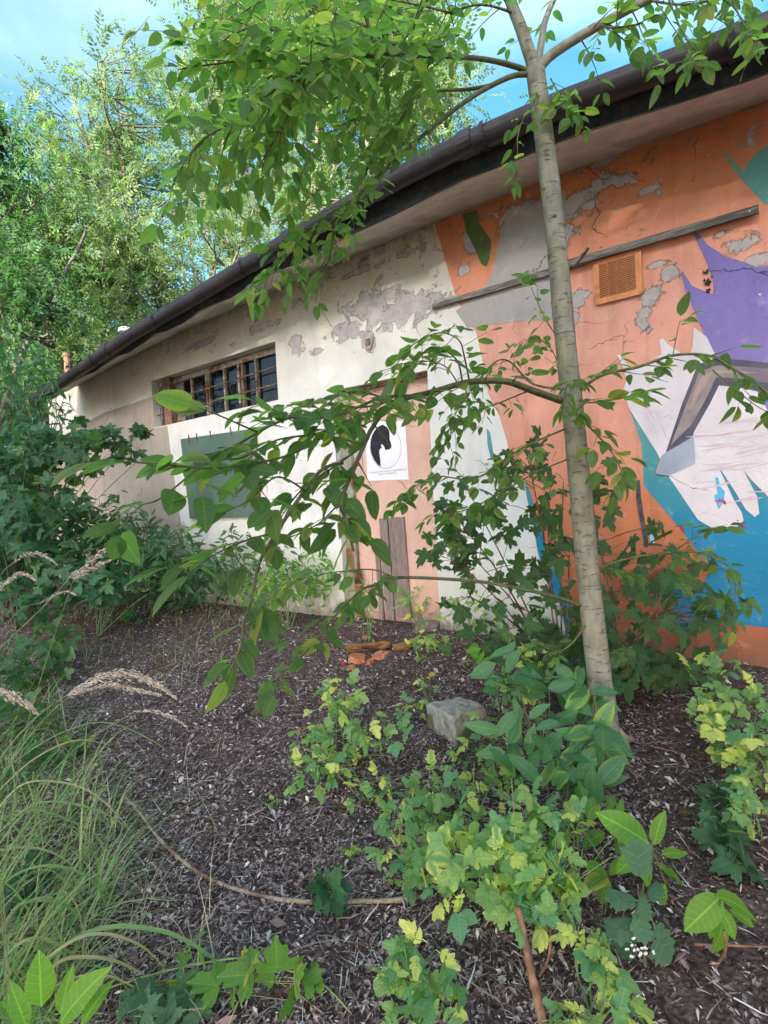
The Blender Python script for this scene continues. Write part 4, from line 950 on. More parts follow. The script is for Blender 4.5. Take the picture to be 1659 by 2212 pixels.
limb([(1140, 160, T_), (1099, 167, T_), (1019, 210, T_ - .03), (929, 280, T_ - .06), (837, 362, T_ - .1), (762, 437, T_ - .13), (725, 496, T_ - .15), (712, 560, T_ - .17), (690, 590, T_ - .18)], .013, .003, 0.064, 0.036, (.10, 0.31), 0.044, .55, 9, hang=.4, dr=.18)
limb([(775, 425, T_ - .12), (700, 470, T_ - .2), (620, 540, T_ - .25), (560, 610, T_ - .3)], .005, .002, 0.064, 0.028, (.10, 0.34), 0.027, .1, 10, hang=.4, dr=.18)
limb([(1060, 185, T_ + .05), (1010, 193, T_ + .1), (929, 200, T_ + .12), (846, 242, T_ + .12), (808, 312, T_ + .1), (790, 380, T_ + .08)], .010, .003, 0.064, 0.040, (.12, 0.39), 0.041, .2, 11, hang=.4, dr=.18)
limb([(846, 242, T_ + .12), (760, 260, T_), (690, 310, T_ - .05), (640, 400, T_ - .1)], .006, .002, 0.066, 0.036, (.15, 0.45), 0.037, .1, 12, hang=.4, dr=.18)
limb([(675, 140, T_ - .45), (640, 220, T_ - .5), (600, 290, T_ - .5), (560, 360, T_ - .5)], .005, .002, 0.068, 0.036, (.15, 0.45), 0.037, .05, 13, hang=.4, dr=.18)
limb([(885, 105, T_ - .25), (900, 40, T_ - .25), (960, -50, T_ - .2)], .007, .004, 0.064, 0.040, (.2, 0.50), 0.041, .05, 14, dr=.18)
limb([(1115, 30, T_), (1040, 10, T_ - .05), (960, 30, T_ - .1)], .007, .003, 0.062, 0.048, (.15, 0.45), 0.044, .1, 15, hang=.35, dr=.18)
limb([(1190, 170, T_), (1215, 215, T_ - .1), (1240, 245, T_ - .15)], .004, .002, 0.064, 0.024, (.06, 0.16), 0.022, .1, 16, hang=.6, dr=.18)
limb([(1178, 190, T_), (1140, 240, T_ - .1), (1120, 290, T_ - .12), (1118, 350, T_ - .12), (1115, 400, T_ - .12)], .003, .0012, 0.060, 0.080, (.05, 0.11), 0.067, .3, 17, hang=.5, dr=.18)
limb([(1300, 55, T_ - .1), (1330, 60, T_ - .2), (1390, 50, T_ - .25)], .005, .003, 0.068, 0.040, (.12, 0.34), 0.037, .1, 18, hang=.4, dr=.18)
limb([(1430, -40, T_ - .3), (1470, 60, T_ - .4), (1500, 120, T_ - .45), (1440, 140, T_ - .5)], .004, .0015, 0.064, 0.056, (.05, 0.13), 0.052, .5, 19, hang=.5, dr=.18)
limb([(1560, -60, T_ - .3), (1600, 40, T_ - .4), (1640, 100, T_ - .45), (1620, 130, T_ - .45)], .004, .0015, 0.064, 0.040, (.08, 0.18), 0.044, .3, 20, hang=.5, dr=.18)
limb([(1400, 0, T_ - .15), (1480, 10, T_ - .25), (1600, -10, T_ - .35)], .006, .003, 0.068, 0.048, (.1, 0.34), 0.044, .1, 21, hang=.4, dr=.18)
limb([(690, 150, T_ - .5), (600, 200, T_ - .3), (520, 330, T_ - .3), (470, 400, T_ - .3)], .005, .002, .072, .035, (.12, .38), .035, .05, 61, hang=.2, dr=.18)
limb([(870, 110, T_ - .2), (780, 170, T_ - .1), (700, 230, T_), (620, 260, T_)], .005, .002, .070, .035, (.12, .38), .035, .05, 62, hang=.2, dr=.18)
limb([(930, 130, T_ - .1), (900, 200, T_ - .1), (850, 280, T_ - .1), (780, 330, T_ - .1)], .005, .002, .068, .035, (.12, .34), .035, .05, 63, hang=.2, dr=.18)
limb([(800, 60, T_ - .4), (700, 20, T_ - .3), (600, -10, T_ - .3), (520, 30, T_ - .3)], .005, .002, .072, .035, (.12, .38), .035, .05, 64, hang=.2, dr=.18)
limb([(980, 30, T_ - .1), (900, 10, T_ - .1), (800, 0, T_ - .1), (700, 60, T_ - .1)], .005, .002, .068, .035, (.12, .34), .035, .05, 65, hang=.2, dr=.18)
# middle left limb
limb([(1214, 866, T_), (1149, 843, T_ - .08), (1099, 825, T_ - .15), (1044, 823, T_ - .22), (999, 828, T_ - .3), (929, 848, T_ - .4), (879, 860, T_ - .5), (829, 890, T_ - .6), (790, 950, T_ - .7)], .017, .007, 0.075, .10, (.10, .26), .085, .25, 22, hang=.4, dr=.28)
limb([(900, 855, T_ - .45), (829, 858, T_ - .6), (725, 898, T_ - .8), (625, 903, T_ - .95), (525, 953, T_ - 1.05), (480, 975, T_ - 1.1)], .006, .0025, 0.077, .06, (.10, .22), .062, .05, 23, hang=.25, dr=.28)
limb([(640, 903, T_ - .95), (590, 885, T_ - 1.05), (540, 862, T_ - 1.1)], .003, .001, 0.079, .09, (.05, .10), .12, .3, 24, dr=.28)
limb([(560, 935, T_ - 1.03), (480, 900, T_ - 1.15), (430, 880, T_ - 1.2)], .003, .001, 0.081, .08, (.05, .10), .12, .2, 25, dr=.28)
limb([(720, 930, T_ - .8), (620, 985, T_ - 1.0), (470, 1010, T_ - 1.2), (385, 1006, T_ - 1.3), (260, 996, T_ - 1.4), (205, 993, T_ - 1.45)], .004, .001, 0.084, .062, (.04, .12), .13, .1, 26, hang=.1, dr=.28)
limb([(430, 1010, T_ - 1.25), (350, 1075, T_ - 1.35), (310, 1090, T_ - 1.4), (285, 1110, T_ - 1.42)], .0025, .001, 0.081, .06, (.04, .08), .14, .1, 27, hang=.2, dr=.28)
limb([(800, 930, T_ - .68), (770, 1000, T_ - .8), (738, 1080, T_ - .92), (751, 1130, T_ - 1.0), (764, 1190, T_ - 1.05)], .008, .004, 0.088, .045, (.04, .12), .09, .3, 28, hang=.5, dr=.28)
limb([(740, 1000, T_ - .8), (690, 1020, T_ - .9), (620, 1116, T_ - 1.0), (570, 1196, T_ - 1.1), (555, 1236, T_ - 1.12), (540, 1306, T_ - 1.15), (526, 1345, T_ - 1.2), (520, 1396, T_ - 1.25), (492, 1460, T_ - 1.3)], .006, .0025, 0.084, .05, (.05, .10), .10, .72, 29, hang=.5, lstart=.74, dr=.28)
limb([(600, 1150, T_ - 1.05), (540, 1165, T_ - 1.2), (470, 1195, T_ - 1.3), (410, 1235, T_ - 1.4)], .003, .0012, 0.077, .035, (.04, .10), .07, .25, 30, hang=.3, dr=.28)
limb([(660, 1060, T_ - .95), (600, 1030, T_ - 1.1), (540, 1080, T_ - 1.2), (500, 1100, T_ - 1.25)], .003, .0012, 0.077, .05, (.05, .12), .07, .2, 31, hang=.4, dr=.28)
limb([(850, 870, T_ - .55), (800, 850, T_ - .7), (740, 850, T_ - .8), (690, 890, T_ - .9)], .004, .0015, 0.075, .045, (.08, .18), .06, .1, 32, hang=.4, dr=.28)
limb([(1015, 826, T_ - .28), (1004, 773, T_ - .35), (990, 733, T_ - .4), (940, 720, T_ - .5), (870, 760, T_ - .6)], .004, .0015, 0.075, .045, (.08, .20), .055, .3, 33, hang=.4, dr=.28)
limb([(1000, 828, T_ - .3), (985, 775, T_ - .4), (930, 750, T_ - .5), (890, 800, T_ - .6)], .004, .0015, 0.075, .045, (.08, .20), .055, .2, 34, hang=.4, dr=.28)
limb([(1212, 840, T_), (1149, 828, T_ + .05), (1100, 780, T_ + .05), (1060, 790, T_), (1000, 870, T_ - .1), (960, 930, T_ - .15)], .006, .0015, .055, .03, (.08, .22), .03, .2, 35, hang=.7)
limb([(1140, 845, T_ - .05), (1080, 870, T_ - .08), (1010, 900, T_ - .15), (960, 960, T_ - .2)], .004, .0015, .052, .03, (.08, .22), .03, .2, 36, hang=.8)
limb([(1214, 745, T_), (1180, 690, T_ + .02), (1160, 650, T_ + .02), (1140, 600, T_ + .02)], .003, .001, .060, .035, (.05, .14), .06, .2, 37, hang=.2)
limb([(1218, 830, T_), (1195, 760, T_ + .03), (1160, 730, T_ + .03), (1120, 740, T_ + .03)], .003, .001, .055, .03, (.06, .16), .035, .2, 38, hang=.6)
limb([(1225, 925, T_), (1129, 968, T_ - .1), (1029, 1033, T_ - .2), (940, 1030, T_ - .25), (860, 1075, T_ - .3)], .005, .0015, .062, .035, (.06, .18), .05, .15, 39, hang=.5)
limb([(1232, 990, T_), (1160, 1020, T_ - .05), (1090, 1060, T_ - .1), (1010, 1100, T_ - .15), (940, 1110, T_ - .2)], .004, .0015, .068, .035, (.06, .18), .05, .15, 40, hang=.5)
limb([(760, 905, T_ - .7), (690, 935, T_ - .8), (600, 950, T_ - .9), (520, 990, T_ - 1.0), (450, 985, T_ - 1.1)], .004, .0015, .070, .04, (.06, .16), .05, .05, 71, hang=.3, dr=.3)
limb([(790, 960, T_ - .7), (720, 1010, T_ - .8), (650, 1060, T_ - .85), (600, 1130, T_ - .9)], .004, .0015, .070, .04, (.06, .16), .05, .05, 72, hang=.4, dr=.3)
limb([(850, 865, T_ - .5), (780, 880, T_ - .65), (700, 870, T_ - .75), (620, 875, T_ - .85)], .004, .0015, .066, .04, (.06, .16), .045, .05, 73, hang=.2, dr=.3)
limb([(740, 1080, T_ - .9), (690, 1130, T_ - .95), (630, 1160, T_ - 1.0)], .003, .0012, .072, .04, (.05, .12), .06, .05, 74, hang=.4, dr=.3)
limb([(990, 830, T_ - .28), (960, 790, T_ - .35), (900, 780, T_ - .4), (830, 800, T_ - .45)], .003, .0012, .064, .035, (.06, .16), .045, .05, 75, hang=.2, dr=.3)
# right limbs
limb([(1240, 872, T_), (1249, 850, T_), (1270, 830, T_ - .05), (1309, 808, T_ - .1), (1379, 793, T_ - .18), (1454, 768, T_ - .25), (1529, 768, T_ - .35), (1579, 793, T_ - .42), (1634, 828, T_ - .5), (1690, 880, T_ - .6)], .009, .0035, .080, .075, (.06, .18), .085, .12, 41, hang=.2)
limb([(1454, 768, T_ - .25), (1463, 720, T_ - .28), (1470, 690, T_ - .3)], .002, .001, .080, .05, (.04, .05), .3, .9, 42)
limb([(1540, 800, T_ - .35), (1600, 850, T_ - .45), (1640, 880, T_ - .5), (1680, 900, T_ - .5)], .003, .001, .080, .045, (.05, .10), .08, .2, 43, hang=.4)
limb([(1250, 900, T_), (1294, 943, T_ - .12), (1329, 988, T_ - .2), (1350, 1035, T_ - .25)], .005, .002, .088, .045, (.05, .14), .06, .2, 44, hang=.5)
limb([(1245, 862, T_), (1280, 870, T_ - .15), (1340, 860, T_ - .25), (1400, 845, T_ - .3)], .004, .0015, .090, .055, (.05, .12), .08, .2, 45, hang=.4)
limb([(1238, 840, T_ - .04), (1240, 820, T_ - .12), (1220, 850, T_ - .15), (1250, 900, T_ - .18)], .003, .001, .070, .025, (.04, .10), .03, .1, 46, hang=.4)
limb([(1294, 1228, T_), (1359, 1206, T_ - .08), (1454, 1193, T_ - .18), (1519, 1196, T_ - .25), (1580, 1230, T_ - .3), (1590, 1290, T_ - .32), (1585, 1330, T_ - .33)], .006, .0015, .068, .045, (.05, .16), .05, .35, 47, hang=.4)
limb([(1454, 1193, T_ - .18), (1520, 1150, T_ - .25), (1560, 1140, T_ - .3)], .003, .001, .065, .04, (.05, .12), .05, .2, 48, hang=.3)
limb([(1300, 1225, T_ - .02), (1330, 1230, T_ - .08), (1370, 1240, T_ - .1)], .002, .001, .060, .03, (.04, .08), .06, .2, 49, hang=.4)
# low left limb
limb([(1256, 1308, T_), (1189, 1286, T_ - .08), (1069, 1261, T_ - .18), (964, 1251, T_ - .28), (852, 1248, T_ - .38), (816, 1262, T_ - .42), (780, 1276, T_ - .48), (727, 1328, T_ - .58), (690, 1375, T_ - .65), (640, 1430, T_ - .72), (590, 1470, T_ - .78)], .009, .002, .070, .04, (.05, .14), .06, .62, 50, hang=.3, lstart=.6)
limb([(852, 1248, T_ - .38), (800, 1230, T_ - .45), (700, 1240, T_ - .55), (620, 1260, T_ - .6), (560, 1290, T_ - .65)], .003, .001, .062, .035, (.05, .14), .06, .2, 51, hang=.3)
limb([(1266, 1350, T_ - .02), (1240, 1385, T_ - .1), (1215, 1405, T_ - .15), (1190, 1410, T_ - .2)], .005, .002, .05, .2, (.02, .03), .6, .9, 52)
limb([(1080, 1262, T_ - .15), (1060, 1210, T_ - .15), (1000, 1180, T_ - .18), (960, 1170, T_ - .2)], .003, .001, .060, .05, (.05, .12), .08, .2, 53, hang=.3)
def clear_view(l):
    u, v, z = proj(l[0] + np.asarray(l[1]) * l[3] * .5); return not (785 < u < 900 and 925 < v < 1050 and l[4] != 3)
TLEAF = [l for l in TLEAF if clear_view(l)]
foliage(TLEAF, 'tree_leaf', 'tree_leaf', tree, 300)
print('tree leaves', len(TLEAF))

# ------------------------------------------------------------------ shrubs, herbs and grass
def gxy(P): return np.array([P[0], P[1], ground(P[0], P[1])])
def plant(name, label, cat, vols, n, kind, mat, size, group=None, base=None, seed=1, limit=60, minpx=8, up=.6, droop=.25, outward=.6, stems=5, stemr=.003, stemmat='stem', toward=.25, flat=.55, variants=None, sizes=(.65, 1.2), foot=None, depth=None):
    """vols: (u, v, h, ru, rv): ellipsoid seen at photo point (u, v), h metres above the ground"""
    R_ = np.random.default_rng(seed); E_ = []
    for (u, v, h, ru, rv_) in vols:
        c = gpix(u, v, h) if depth is None else dpix(u, v, depth + .25 * math.sin(u * .05)); z = float((c - CAM) @ FW); E_.append((c, ru * z / FPX, rv_ * z / FPX, z))
    B = gxy(E_[0][0]) if base is None else gpix(*base)
    if foot is not None: B = gxy(foot)
    t = empty(name, tuple(B), label, cat, group)
    w = np.array([e[1] * e[2] for e in E_]) ** .8; w /= w.sum(); lv = []; nv = len(TP[kind]) if variants is None else variants
    # stems reach the middle of every volume
    mb = MB(); tips = []
    for k, (c, rh, rz, z) in enumerate(E_):
        for j in range(max(1, stems // len(E_) + (1 if j_extra(k, stems, len(E_)) else 0))):
            tip = c + R_.normal(size=3) * np.array([rh, rh * .6, rz]) * .5; tip[2] = max(tip[2], ground(tip[0], tip[1]) + .04)
            b0 = B + np.array([R_.normal() * .015, R_.normal() * .015, -.01]); m_ = b0 * .5 + tip * .5 + np.array([R_.normal() * .02, R_.normal() * .02, .15 * np.linalg.norm(tip[:2] - b0[:2])])
            P = smooth_path([b0, m_, tip], 4); mb.tube(P, list(np.linspace(stemr, stemr * .45, len(P))), 4, cap=False); tips.append(P)
    for i in range(n):
        c, rh, rz, z = E_[R_.choice(len(E_), p=w)]
        d = R_.normal(size=3); d /= np.linalg.norm(d); q = R_.random() ** .38; off = d * q * np.array([rh, rh * .75, rz]); p = c + off
        g0 = ground(p[0], p[1]) + .012
        if p[2] < g0: p[2] = g0 + R_.random() * .05
        hd = unit(off * [1, 1, .6] * outward / max(rh, .01) + R_.normal(size=3) * .6 + RT * R_.normal() * .3 + np.array([0, 0, -droop]))
        nn_ = unit(np.array([0, 0, up]) - FW * toward + R_.normal(size=3) * flat * .6)
        s_ = size * R_.uniform(*sizes)
        lv.append((p - hd * s_ * .3, hd, nn_, s_, int(R_.integers(nv))))
        if z < 3.6 and R_.random() < .8:      # petiole towards the nearest stem
            bst = min(tips, key=lambda P: min(np.linalg.norm(q_ - p) for q_ in P[3:])); q_ = min(bst[3:], key=lambda q_: np.linalg.norm(q_ - p) + max(0, q_[2] - p[2]))
            a = p - hd * s_ * .3; m_ = (a + q_) / 2 + np.array([0, 0, .15 * np.linalg.norm(a - q_) * .3]); mb.tube([q_, m_, a], [stemr * .4, stemr * .3, stemr * .22], 3, cap=False)
    world2(mb, t).build('stem', MT[stemmat], t, smooth=True)
    foliage(lv, kind, mat, t, limit, minpx, seed=seed)
    return t, E_
def j_extra(k, s_, n_): return k < s_ % n_
CG = 'yellow green celandine plants on the litter'
def cel(label, vols, n, size=.085, seed=1, **k): return plant('celandine_plant', label, 'plant', vols, int(n * 1.45), 'celandine', 'celandine', size * 1.02, CG, seed=seed, stems=k.pop('stems', 7), limit=k.pop('limit', 120), **k)
c1, _ = cel('big celandine plant left of the concrete block, with a yellow flower at its top left', [(745, 1560, .22, 110, 70), (690, 1660, .16, 70, 70), (830, 1590, .2, 70, 50), (735, 1500, .26, 50, 40)], 75, .092, 1)
cel('celandine plant in the middle of the litter above the end of the curved stick', [(880, 1840, .18, 80, 90), (930, 1700, .12, 60, 45), (850, 1760, .16, 50, 50)], 46, .085, 2)
cel('largest celandine plant in the lower right with many yellowish leaves', [(1120, 1800, .28, 150, 85), (1080, 1890, .24, 170, 70), (1190, 1880, .26, 80, 80), (1150, 1950, .2, 70, 45), (960, 1860, .2, 60, 60)], 120, .098, 3, stems=11)
cel('celandine plant near the lower frame edge below the curved stick', [(895, 2070, .16, 70, 60), (910, 2150, .12, 80, 60)], 44, .075, 4)
cel('slender celandine plant with rounded leaflets in a chain right of the bare stem', [(1270, 2030, .22, 36, 30), (1300, 2080, .2, 30, 36), (1330, 2140, .18, 40, 40), (1350, 2190, .16, 50, 40)], 30, .070, 5)
cel('pale celandine plant at the right edge below the blue paint', [(1540, 1450, .30, 60, 40), (1530, 1520, .24, 70, 50), (1560, 1590, .15, 45, 40)], 50, .085, 6)
cel('celandine plant cut by the right frame edge at middle height', [(1640, 1520, .28, 50, 60), (1620, 1620, .2, 60, 60), (1640, 1700, .2, 40, 60), (1610, 1760, .14, 40, 40)], 62, .085, 7)
cel('tall celandine plant with a cream flower head behind the broad leaved shrub', [(1170, 1440, .40, 45, 45), (1150, 1400, .44, 30, 25), (1130, 1480, .36, 60, 40), (1080, 1510, .3, 50, 40)], 34, .075, 8)
cel('small celandine plant growing beside the right side of the concrete block', [(1045, 1590, .12, 45, 45), (1020, 1640, .08, 45, 30), (1110, 1640, .14, 50, 60)], 30, .070, 9)
cel('celandine plant behind the concrete block with a small yellow flower', [(925, 1480, .12, 22, 30), (900, 1530, .1, 45, 30)], 16, .065, 10)
cel('thin upright weed in front of the weathered boards of the door', [(797, 1330, .22, 16, 60), (800, 1270, .40, 22, 30)], 26, .055, 11)
cel('light green celandine growing at the foot of the pink door', [(895, 1300, .2, 50, 40), (935, 1380, .12, 45, 35), (905, 1400, .08, 30, 20)], 60, .065, 12)
cel('pale green feathery herb at the wall foot right of the door', [(1010, 1320, .22, 60, 70), (960, 1290, .2, 30, 50), (1060, 1360, .2, 50, 50)], 90, .060, 13, limit=40)
cel('low green herb at the wall foot left of the door frame', [(690, 1240, .26, 50, 50), (640, 1280, .16, 70, 35), (700, 1300, .12, 40, 30)], 110, .060, 14, limit=40)
cel('tiny celandine seedling on bare litter below the big one', [(590, 1735, .03, 22, 14)], 5, .045, 15, stems=2)
cel('tiny celandine seedling beside the stick, mid left of the lower right clump', [(745, 1840, .03, 20, 10)], 4, .045, 16, stems=2)
cel('celandine tuft at the bottom frame edge near the crumpled brown leaf', [(1240, 2200, .1, 60, 30)], 14, .070, 17)
def flower(name, label, u, v, h, mat, s, seed, double=False):
    P = gpix(u, v, h); t = empty(name, tuple(gxy(P)), label, 'flower'); R_ = random.Random(seed)
    z = P - np.array(t.location); mb = MB().tube([(0, 0, 0), z * .5 + [.01, 0, 0], z], [.0015, .0012, .001], 4); mb.build('stem', MT['stem'], t)
    for k in range(5 if not double else 11):
        a = k * 2 * math.pi / (5 if not double else 4.3); m_ = MB(); e = .3 if not double else R_.uniform(.2, 1.2); d = np.array([math.cos(a) * math.cos(e), math.sin(a) * math.cos(e), math.sin(e)]); x = np.array([-math.sin(a), math.cos(a), 0]); n = np.cross(x, d)
        m_.add([z, z + d * s * .5 + x * s * .34, z + d * s + n * s * .1, z + d * s * .5 - x * s * .34], [(0, 1, 2, 3)]); m_.build('petal', MT[mat], t)
flower('yellow_flower', 'small yellow four petalled flower at the top left of the big celandine', 719, 1487, .34, 'yellow_petal', .016, 1)
flower('yellow_flower', 'small yellow flower above the concrete block', 926, 1465, .16, 'yellow_petal', .014, 2)
flower('cream_flower', 'round cream flower head beside the young trunk', 1178, 1412, .46, 'cream_petal', .022, 3, True)

# broad leaved shrub
plant('broad_leaved_shrub', 'shrub with large glossy dark green leaves in front of the young trunk', 'shrub',
      [(1220, 1500, .42, 90, 60), (1150, 1600, .34, 110, 70), (1250, 1600, .34, 80, 80), (1100, 1450, .44, 60, 50), (1200, 1670, .26, 100, 40), (1265, 1690, .22, 60, 50), (1300, 1600, .30, 35, 50), (1285, 1520, .36, 40, 35)], 92, 'laurel', 'laurel', .135, base=(1215, 1800), seed=30, limit=90, stems=11, stemr=.0055, stemmat='twig', up=.55, toward=.7, droop=-.1, flat=.5, sizes=(.7, 1.15))
plant('leafy_shoot', 'young shoot with bright yellow green tip leaves above the concrete block', 'shrub', [(1015, 1385, .52, 22, 22), (1040, 1420, .46, 40, 26)], 9, 'laurel', 'walnut', .085, seed=31, stems=2, base=(1160, 1640), stemmat='twig', droop=-.4, toward=.5)
plant('dark_leaf_clump', 'dark herb with broad dull leaves under the lower right celandine', 'plant', [(1240, 1800, .2, 90, 70), (1290, 1740, .18, 60, 40), (1340, 1830, .12, 60, 40)], 30, 'laurel', 'hop', .085, seed=32, stems=6, toward=.5)
# walnut seedling: explicit leaves
def explicit(name, label, cat, base, leaves, kind, mat, stemr=.004, stemmat='twig', group=None, hub=None):
    """leaves: (u0, v0, u1, v1, height) from stalk end to tip"""
    B = gpix(*base); t = empty(name, tuple(B), label, cat, group); mb = MB(); R_ = np.random.default_rng(len(leaves)); H = None
    if hub: H = gpix(hub[0], hub[1], hub[2]); mb.tube(smooth_path([B, (B + H) / 2 + [.01, .01, 0], H], 3), [stemr] * 3 + [stemr * .8] * 4, 5)
    for i, (a, b_, c, d_, h) in enumerate(leaves):
        p = gpix(a, b_, h); z = float((p - CAM) @ FW); q = dpix(c, d_, z - R_.uniform(-.03, .05)); L_ = np.linalg.norm(q - p)
        n_ = unit(-unit(p - CAM) * .55 + np.array([0, 0, .7]) + R_.normal(size=3) * .12)
        place_leaf((p, unit(q - p), n_, L_, int(R_.integers(len(TP[kind])))), kind, mat, t)
        s0 = H if H is not None else B; mb.tube([s0, (s0 + p) / 2 + np.array([0, 0, .01]), p], [stemr * .6, stemr * .5, stemr * .4], 4, cap=False)
    world2(mb, t).build('stem', MT[stemmat], t, smooth=True); return t
explicit('bright_leaf_seedling', 'seedling with large bright green oval leaves at lower right, beside bare soil', 'plant', (1395, 1950),
         [(1402, 1822, 1305, 1752, .30), (1414, 1826, 1424, 1755, .30), (1430, 1845, 1484, 1836, .27), (1398, 1832, 1330, 1880, .28), (1405, 1870, 1392, 1915, .24), (1425, 1868, 1460, 1890, .22), (1438, 1910, 1420, 1955, .2), (1440, 1880, 1482, 1905, .18)], 'walnut', 'walnut', hub=(1410, 1840, .26))
explicit('bright_leaf_seedling', 'dim lower seedling with narrow leaves left of the dull lobed plant', 'plant', (1305, 1985),
         [(1312, 1890, 1262, 1908, .18), (1314, 1895, 1290, 1955, .17), (1318, 1890, 1340, 1850, .18), (1310, 1885, 1282, 1860, .2)], 'walnut', 'hop', hub=(1313, 1892, .16))
explicit('arched_leaf_seedling', 'seedling with a long arched yellow green leaf near the right frame edge', 'plant', (1565, 2080),
         [(1560, 1935, 1478, 2010, .24), (1545, 1935, 1652, 1960, .27), (1555, 1958, 1600, 2035, .22), (1560, 1970, 1572, 2050, .18), (1575, 1965, 1640, 1995, .18), (1545, 1975, 1530, 2030, .15)], 'walnut', 'walnut', hub=(1558, 1945, .22))
explicit('dull_lobed_plant', 'plant with dull blue green deeply lobed leaves splashed with white paint', 'plant', (1392, 2080),
         [(1392, 1905, 1370, 1815, .30), (1380, 1945, 1308, 1940, .27), (1385, 1935, 1400, 1990, .28), (1375, 1960, 1395, 2040, .24), (1380, 1990, 1310, 2020, .2), (1410, 1990, 1450, 2080, .16), (1400, 1950, 1430, 1910, .25), (1360, 2010, 1345, 2070, .13)], 'mug', 'mugwort', stemmat='stem', hub=(1390, 1930, .22))
explicit('small_dark_herb', 'small dark green herb growing over the curved stick', 'plant', (714, 1985),
         [(720, 1915, 735, 1872, .12), (700, 1925, 662, 1912, .11), (728, 1925, 768, 1918, .11), (705, 1940, 672, 1968, .08), (722, 1940, 740, 1988, .08), (712, 1948, 706, 1996, .05), (700, 1915, 690, 1888, .1)], 'lobed5', 'dark_herb', stemmat='stem', hub=(713, 1932, .08), stemr=.0025)
explicit('broad_grass_herb', 'herb with pale pointed upright leaves in the bottom left corner', 'plant', (110, 2240),
         [(90, 2175, 85, 2060, .2), (130, 2190, 150, 2100, .2), (130, 2210, 200, 2100, .18), (175, 2215, 230, 2120, .15), (80, 2200, -10, 2160, .14), (60, 2220, 20, 2130, .14)], 'laurel', 'walnut', stemmat='stem', hub=(110, 2205, .12))
hop = explicit('hop_vine', 'hop vine trailing across the bottom with bright lobed leaves', 'vine', (290, 2130),
         [(600, 2090, 600, 2035, .12), (545, 2105, 470, 2100, .10), (530, 2075, 530, 2040, .11), (540, 2100, 560, 2068, .12), (510, 2115, 490, 2165, .08), (470, 2130, 400, 2110, .08), (400, 2120, 380, 2170, .07), (590, 2105, 545, 2120, .10), (690, 2110, 650, 2150, .10), (640, 2120, 660, 2080, .12), (660, 2125, 700, 2095, .1), (415, 2140, 440, 2190, .05), (360, 2160, 350, 2210, .05), (400, 2080, 385, 2055, .1), (440, 2075, 430, 2060, .12), (620, 2160, 640, 2200, .06), (420, 2035, 440, 2010, .14)], 'hop', 'hop', stemmat='stem', stemr=.0025)
mb = MB(); o = np.array(hop.location); mb.tube([q - o for q in smooth_path([gpix(u, v, h) for u, v, h in ((200, 2145, .03), (330, 2105, .08), (440, 2080, .09), (530, 2070, .10), (600, 2090, .09), (690, 2120, .08), (760, 2190, .03))], 4)], .0028, 5); mb.build('runner', MT['stem'], hop, smooth=True)
# white paint splash on the lobed leaf
P = gpix(1375, 2045, .17)
b = MB(); R_ = random.Random(5)
for k in range(22):
    c = P + RT * R_.gauss(0, .016) + UP * R_.gauss(0, .012) - FW * R_.uniform(0, .02); r_ = R_.uniform(.002, .006)
    b.add([c + RT * r_ * math.cos(a) * R_.uniform(.6, 1.2) + UP * r_ * math.sin(a) * R_.uniform(.6, 1.2) for a in np.linspace(0, 6.28, 7)[:-1]] + [c - FW * r_ * .5], [(i, (i + 1) % 6, 6) for i in range(6)])
o = b.build('white_droppings', MT['white_bit'], None); tag(o, 'white splash spattered on the dull lobed leaf', 'splash', kind='stuff')

# dark maple saplings behind the trunk
plant('maple_sapling', 'dark maple sapling against the wall left of the young trunk', 'shrub',
      [(1110, 1170, 1, 150, 100), (1010, 1110, 1, 90, 80), (1190, 1080, 1, 50, 120), (1080, 1290, 1, 150, 90), (1170, 1350, 1, 120, 80), (1130, 1000, 1, 90, 70), (970, 1180, 1, 60, 60), (1100, 1400, 1, 150, 60)], 200, 'maple', 'maple', .088, base=(1215, 1480), seed=40, depth=2.95, limit=200, stems=12, stemr=.006, stemmat='rust', toward=.75, up=.35, droop=.5, flat=.6)
plant('maple_sapling', 'dark maple sapling right of the young trunk, in front of orange paint', 'shrub',
      [(1360, 1170, 1, 100, 70), (1420, 1240, 1, 130, 70), (1340, 1330, 1, 90, 90), (1480, 1310, 1, 130, 80), (1390, 1390, 1, 170, 70), (1540, 1340, 1, 80, 60), (1290, 1080, 1, 50, 110), (1330, 1450, 1, 120, 40), (1450, 1440, 1, 110, 40)], 180, 'maple', 'maple', .098, base=(1330, 1500), seed=41, depth=2.85, limit=200, stems=12, stemr=.006, stemmat='rust', toward=.75, up=.35, droop=.5, flat=.6)
plant('maple_sapling', 'low dark maple shoots at the foot of the orange wall behind the trunk', 'shrub',
      [(1150, 1400, .35, 110, 40), (1400, 1450, .2, 120, 30), (1300, 1440, .3, 90, 40), (1200, 1450, .25, 80, 40)], 120, 'maple', 'maple', .085, base=(1260, 1530), seed=42, limit=80, stems=8, stemr=.004, stemmat='rust', toward=.6, up=.5, droop=.4)
plant('blunt_leaf_herb', 'dull dark herb with a small orange bloom at the right edge', 'plant', [(1570, 1730, .12, 50, 50), (1610, 1840, .1, 50, 50), (1560, 1790, .1, 40, 40)], 26, 'lobed5', 'dark_herb', .075, seed=43, stems=5)

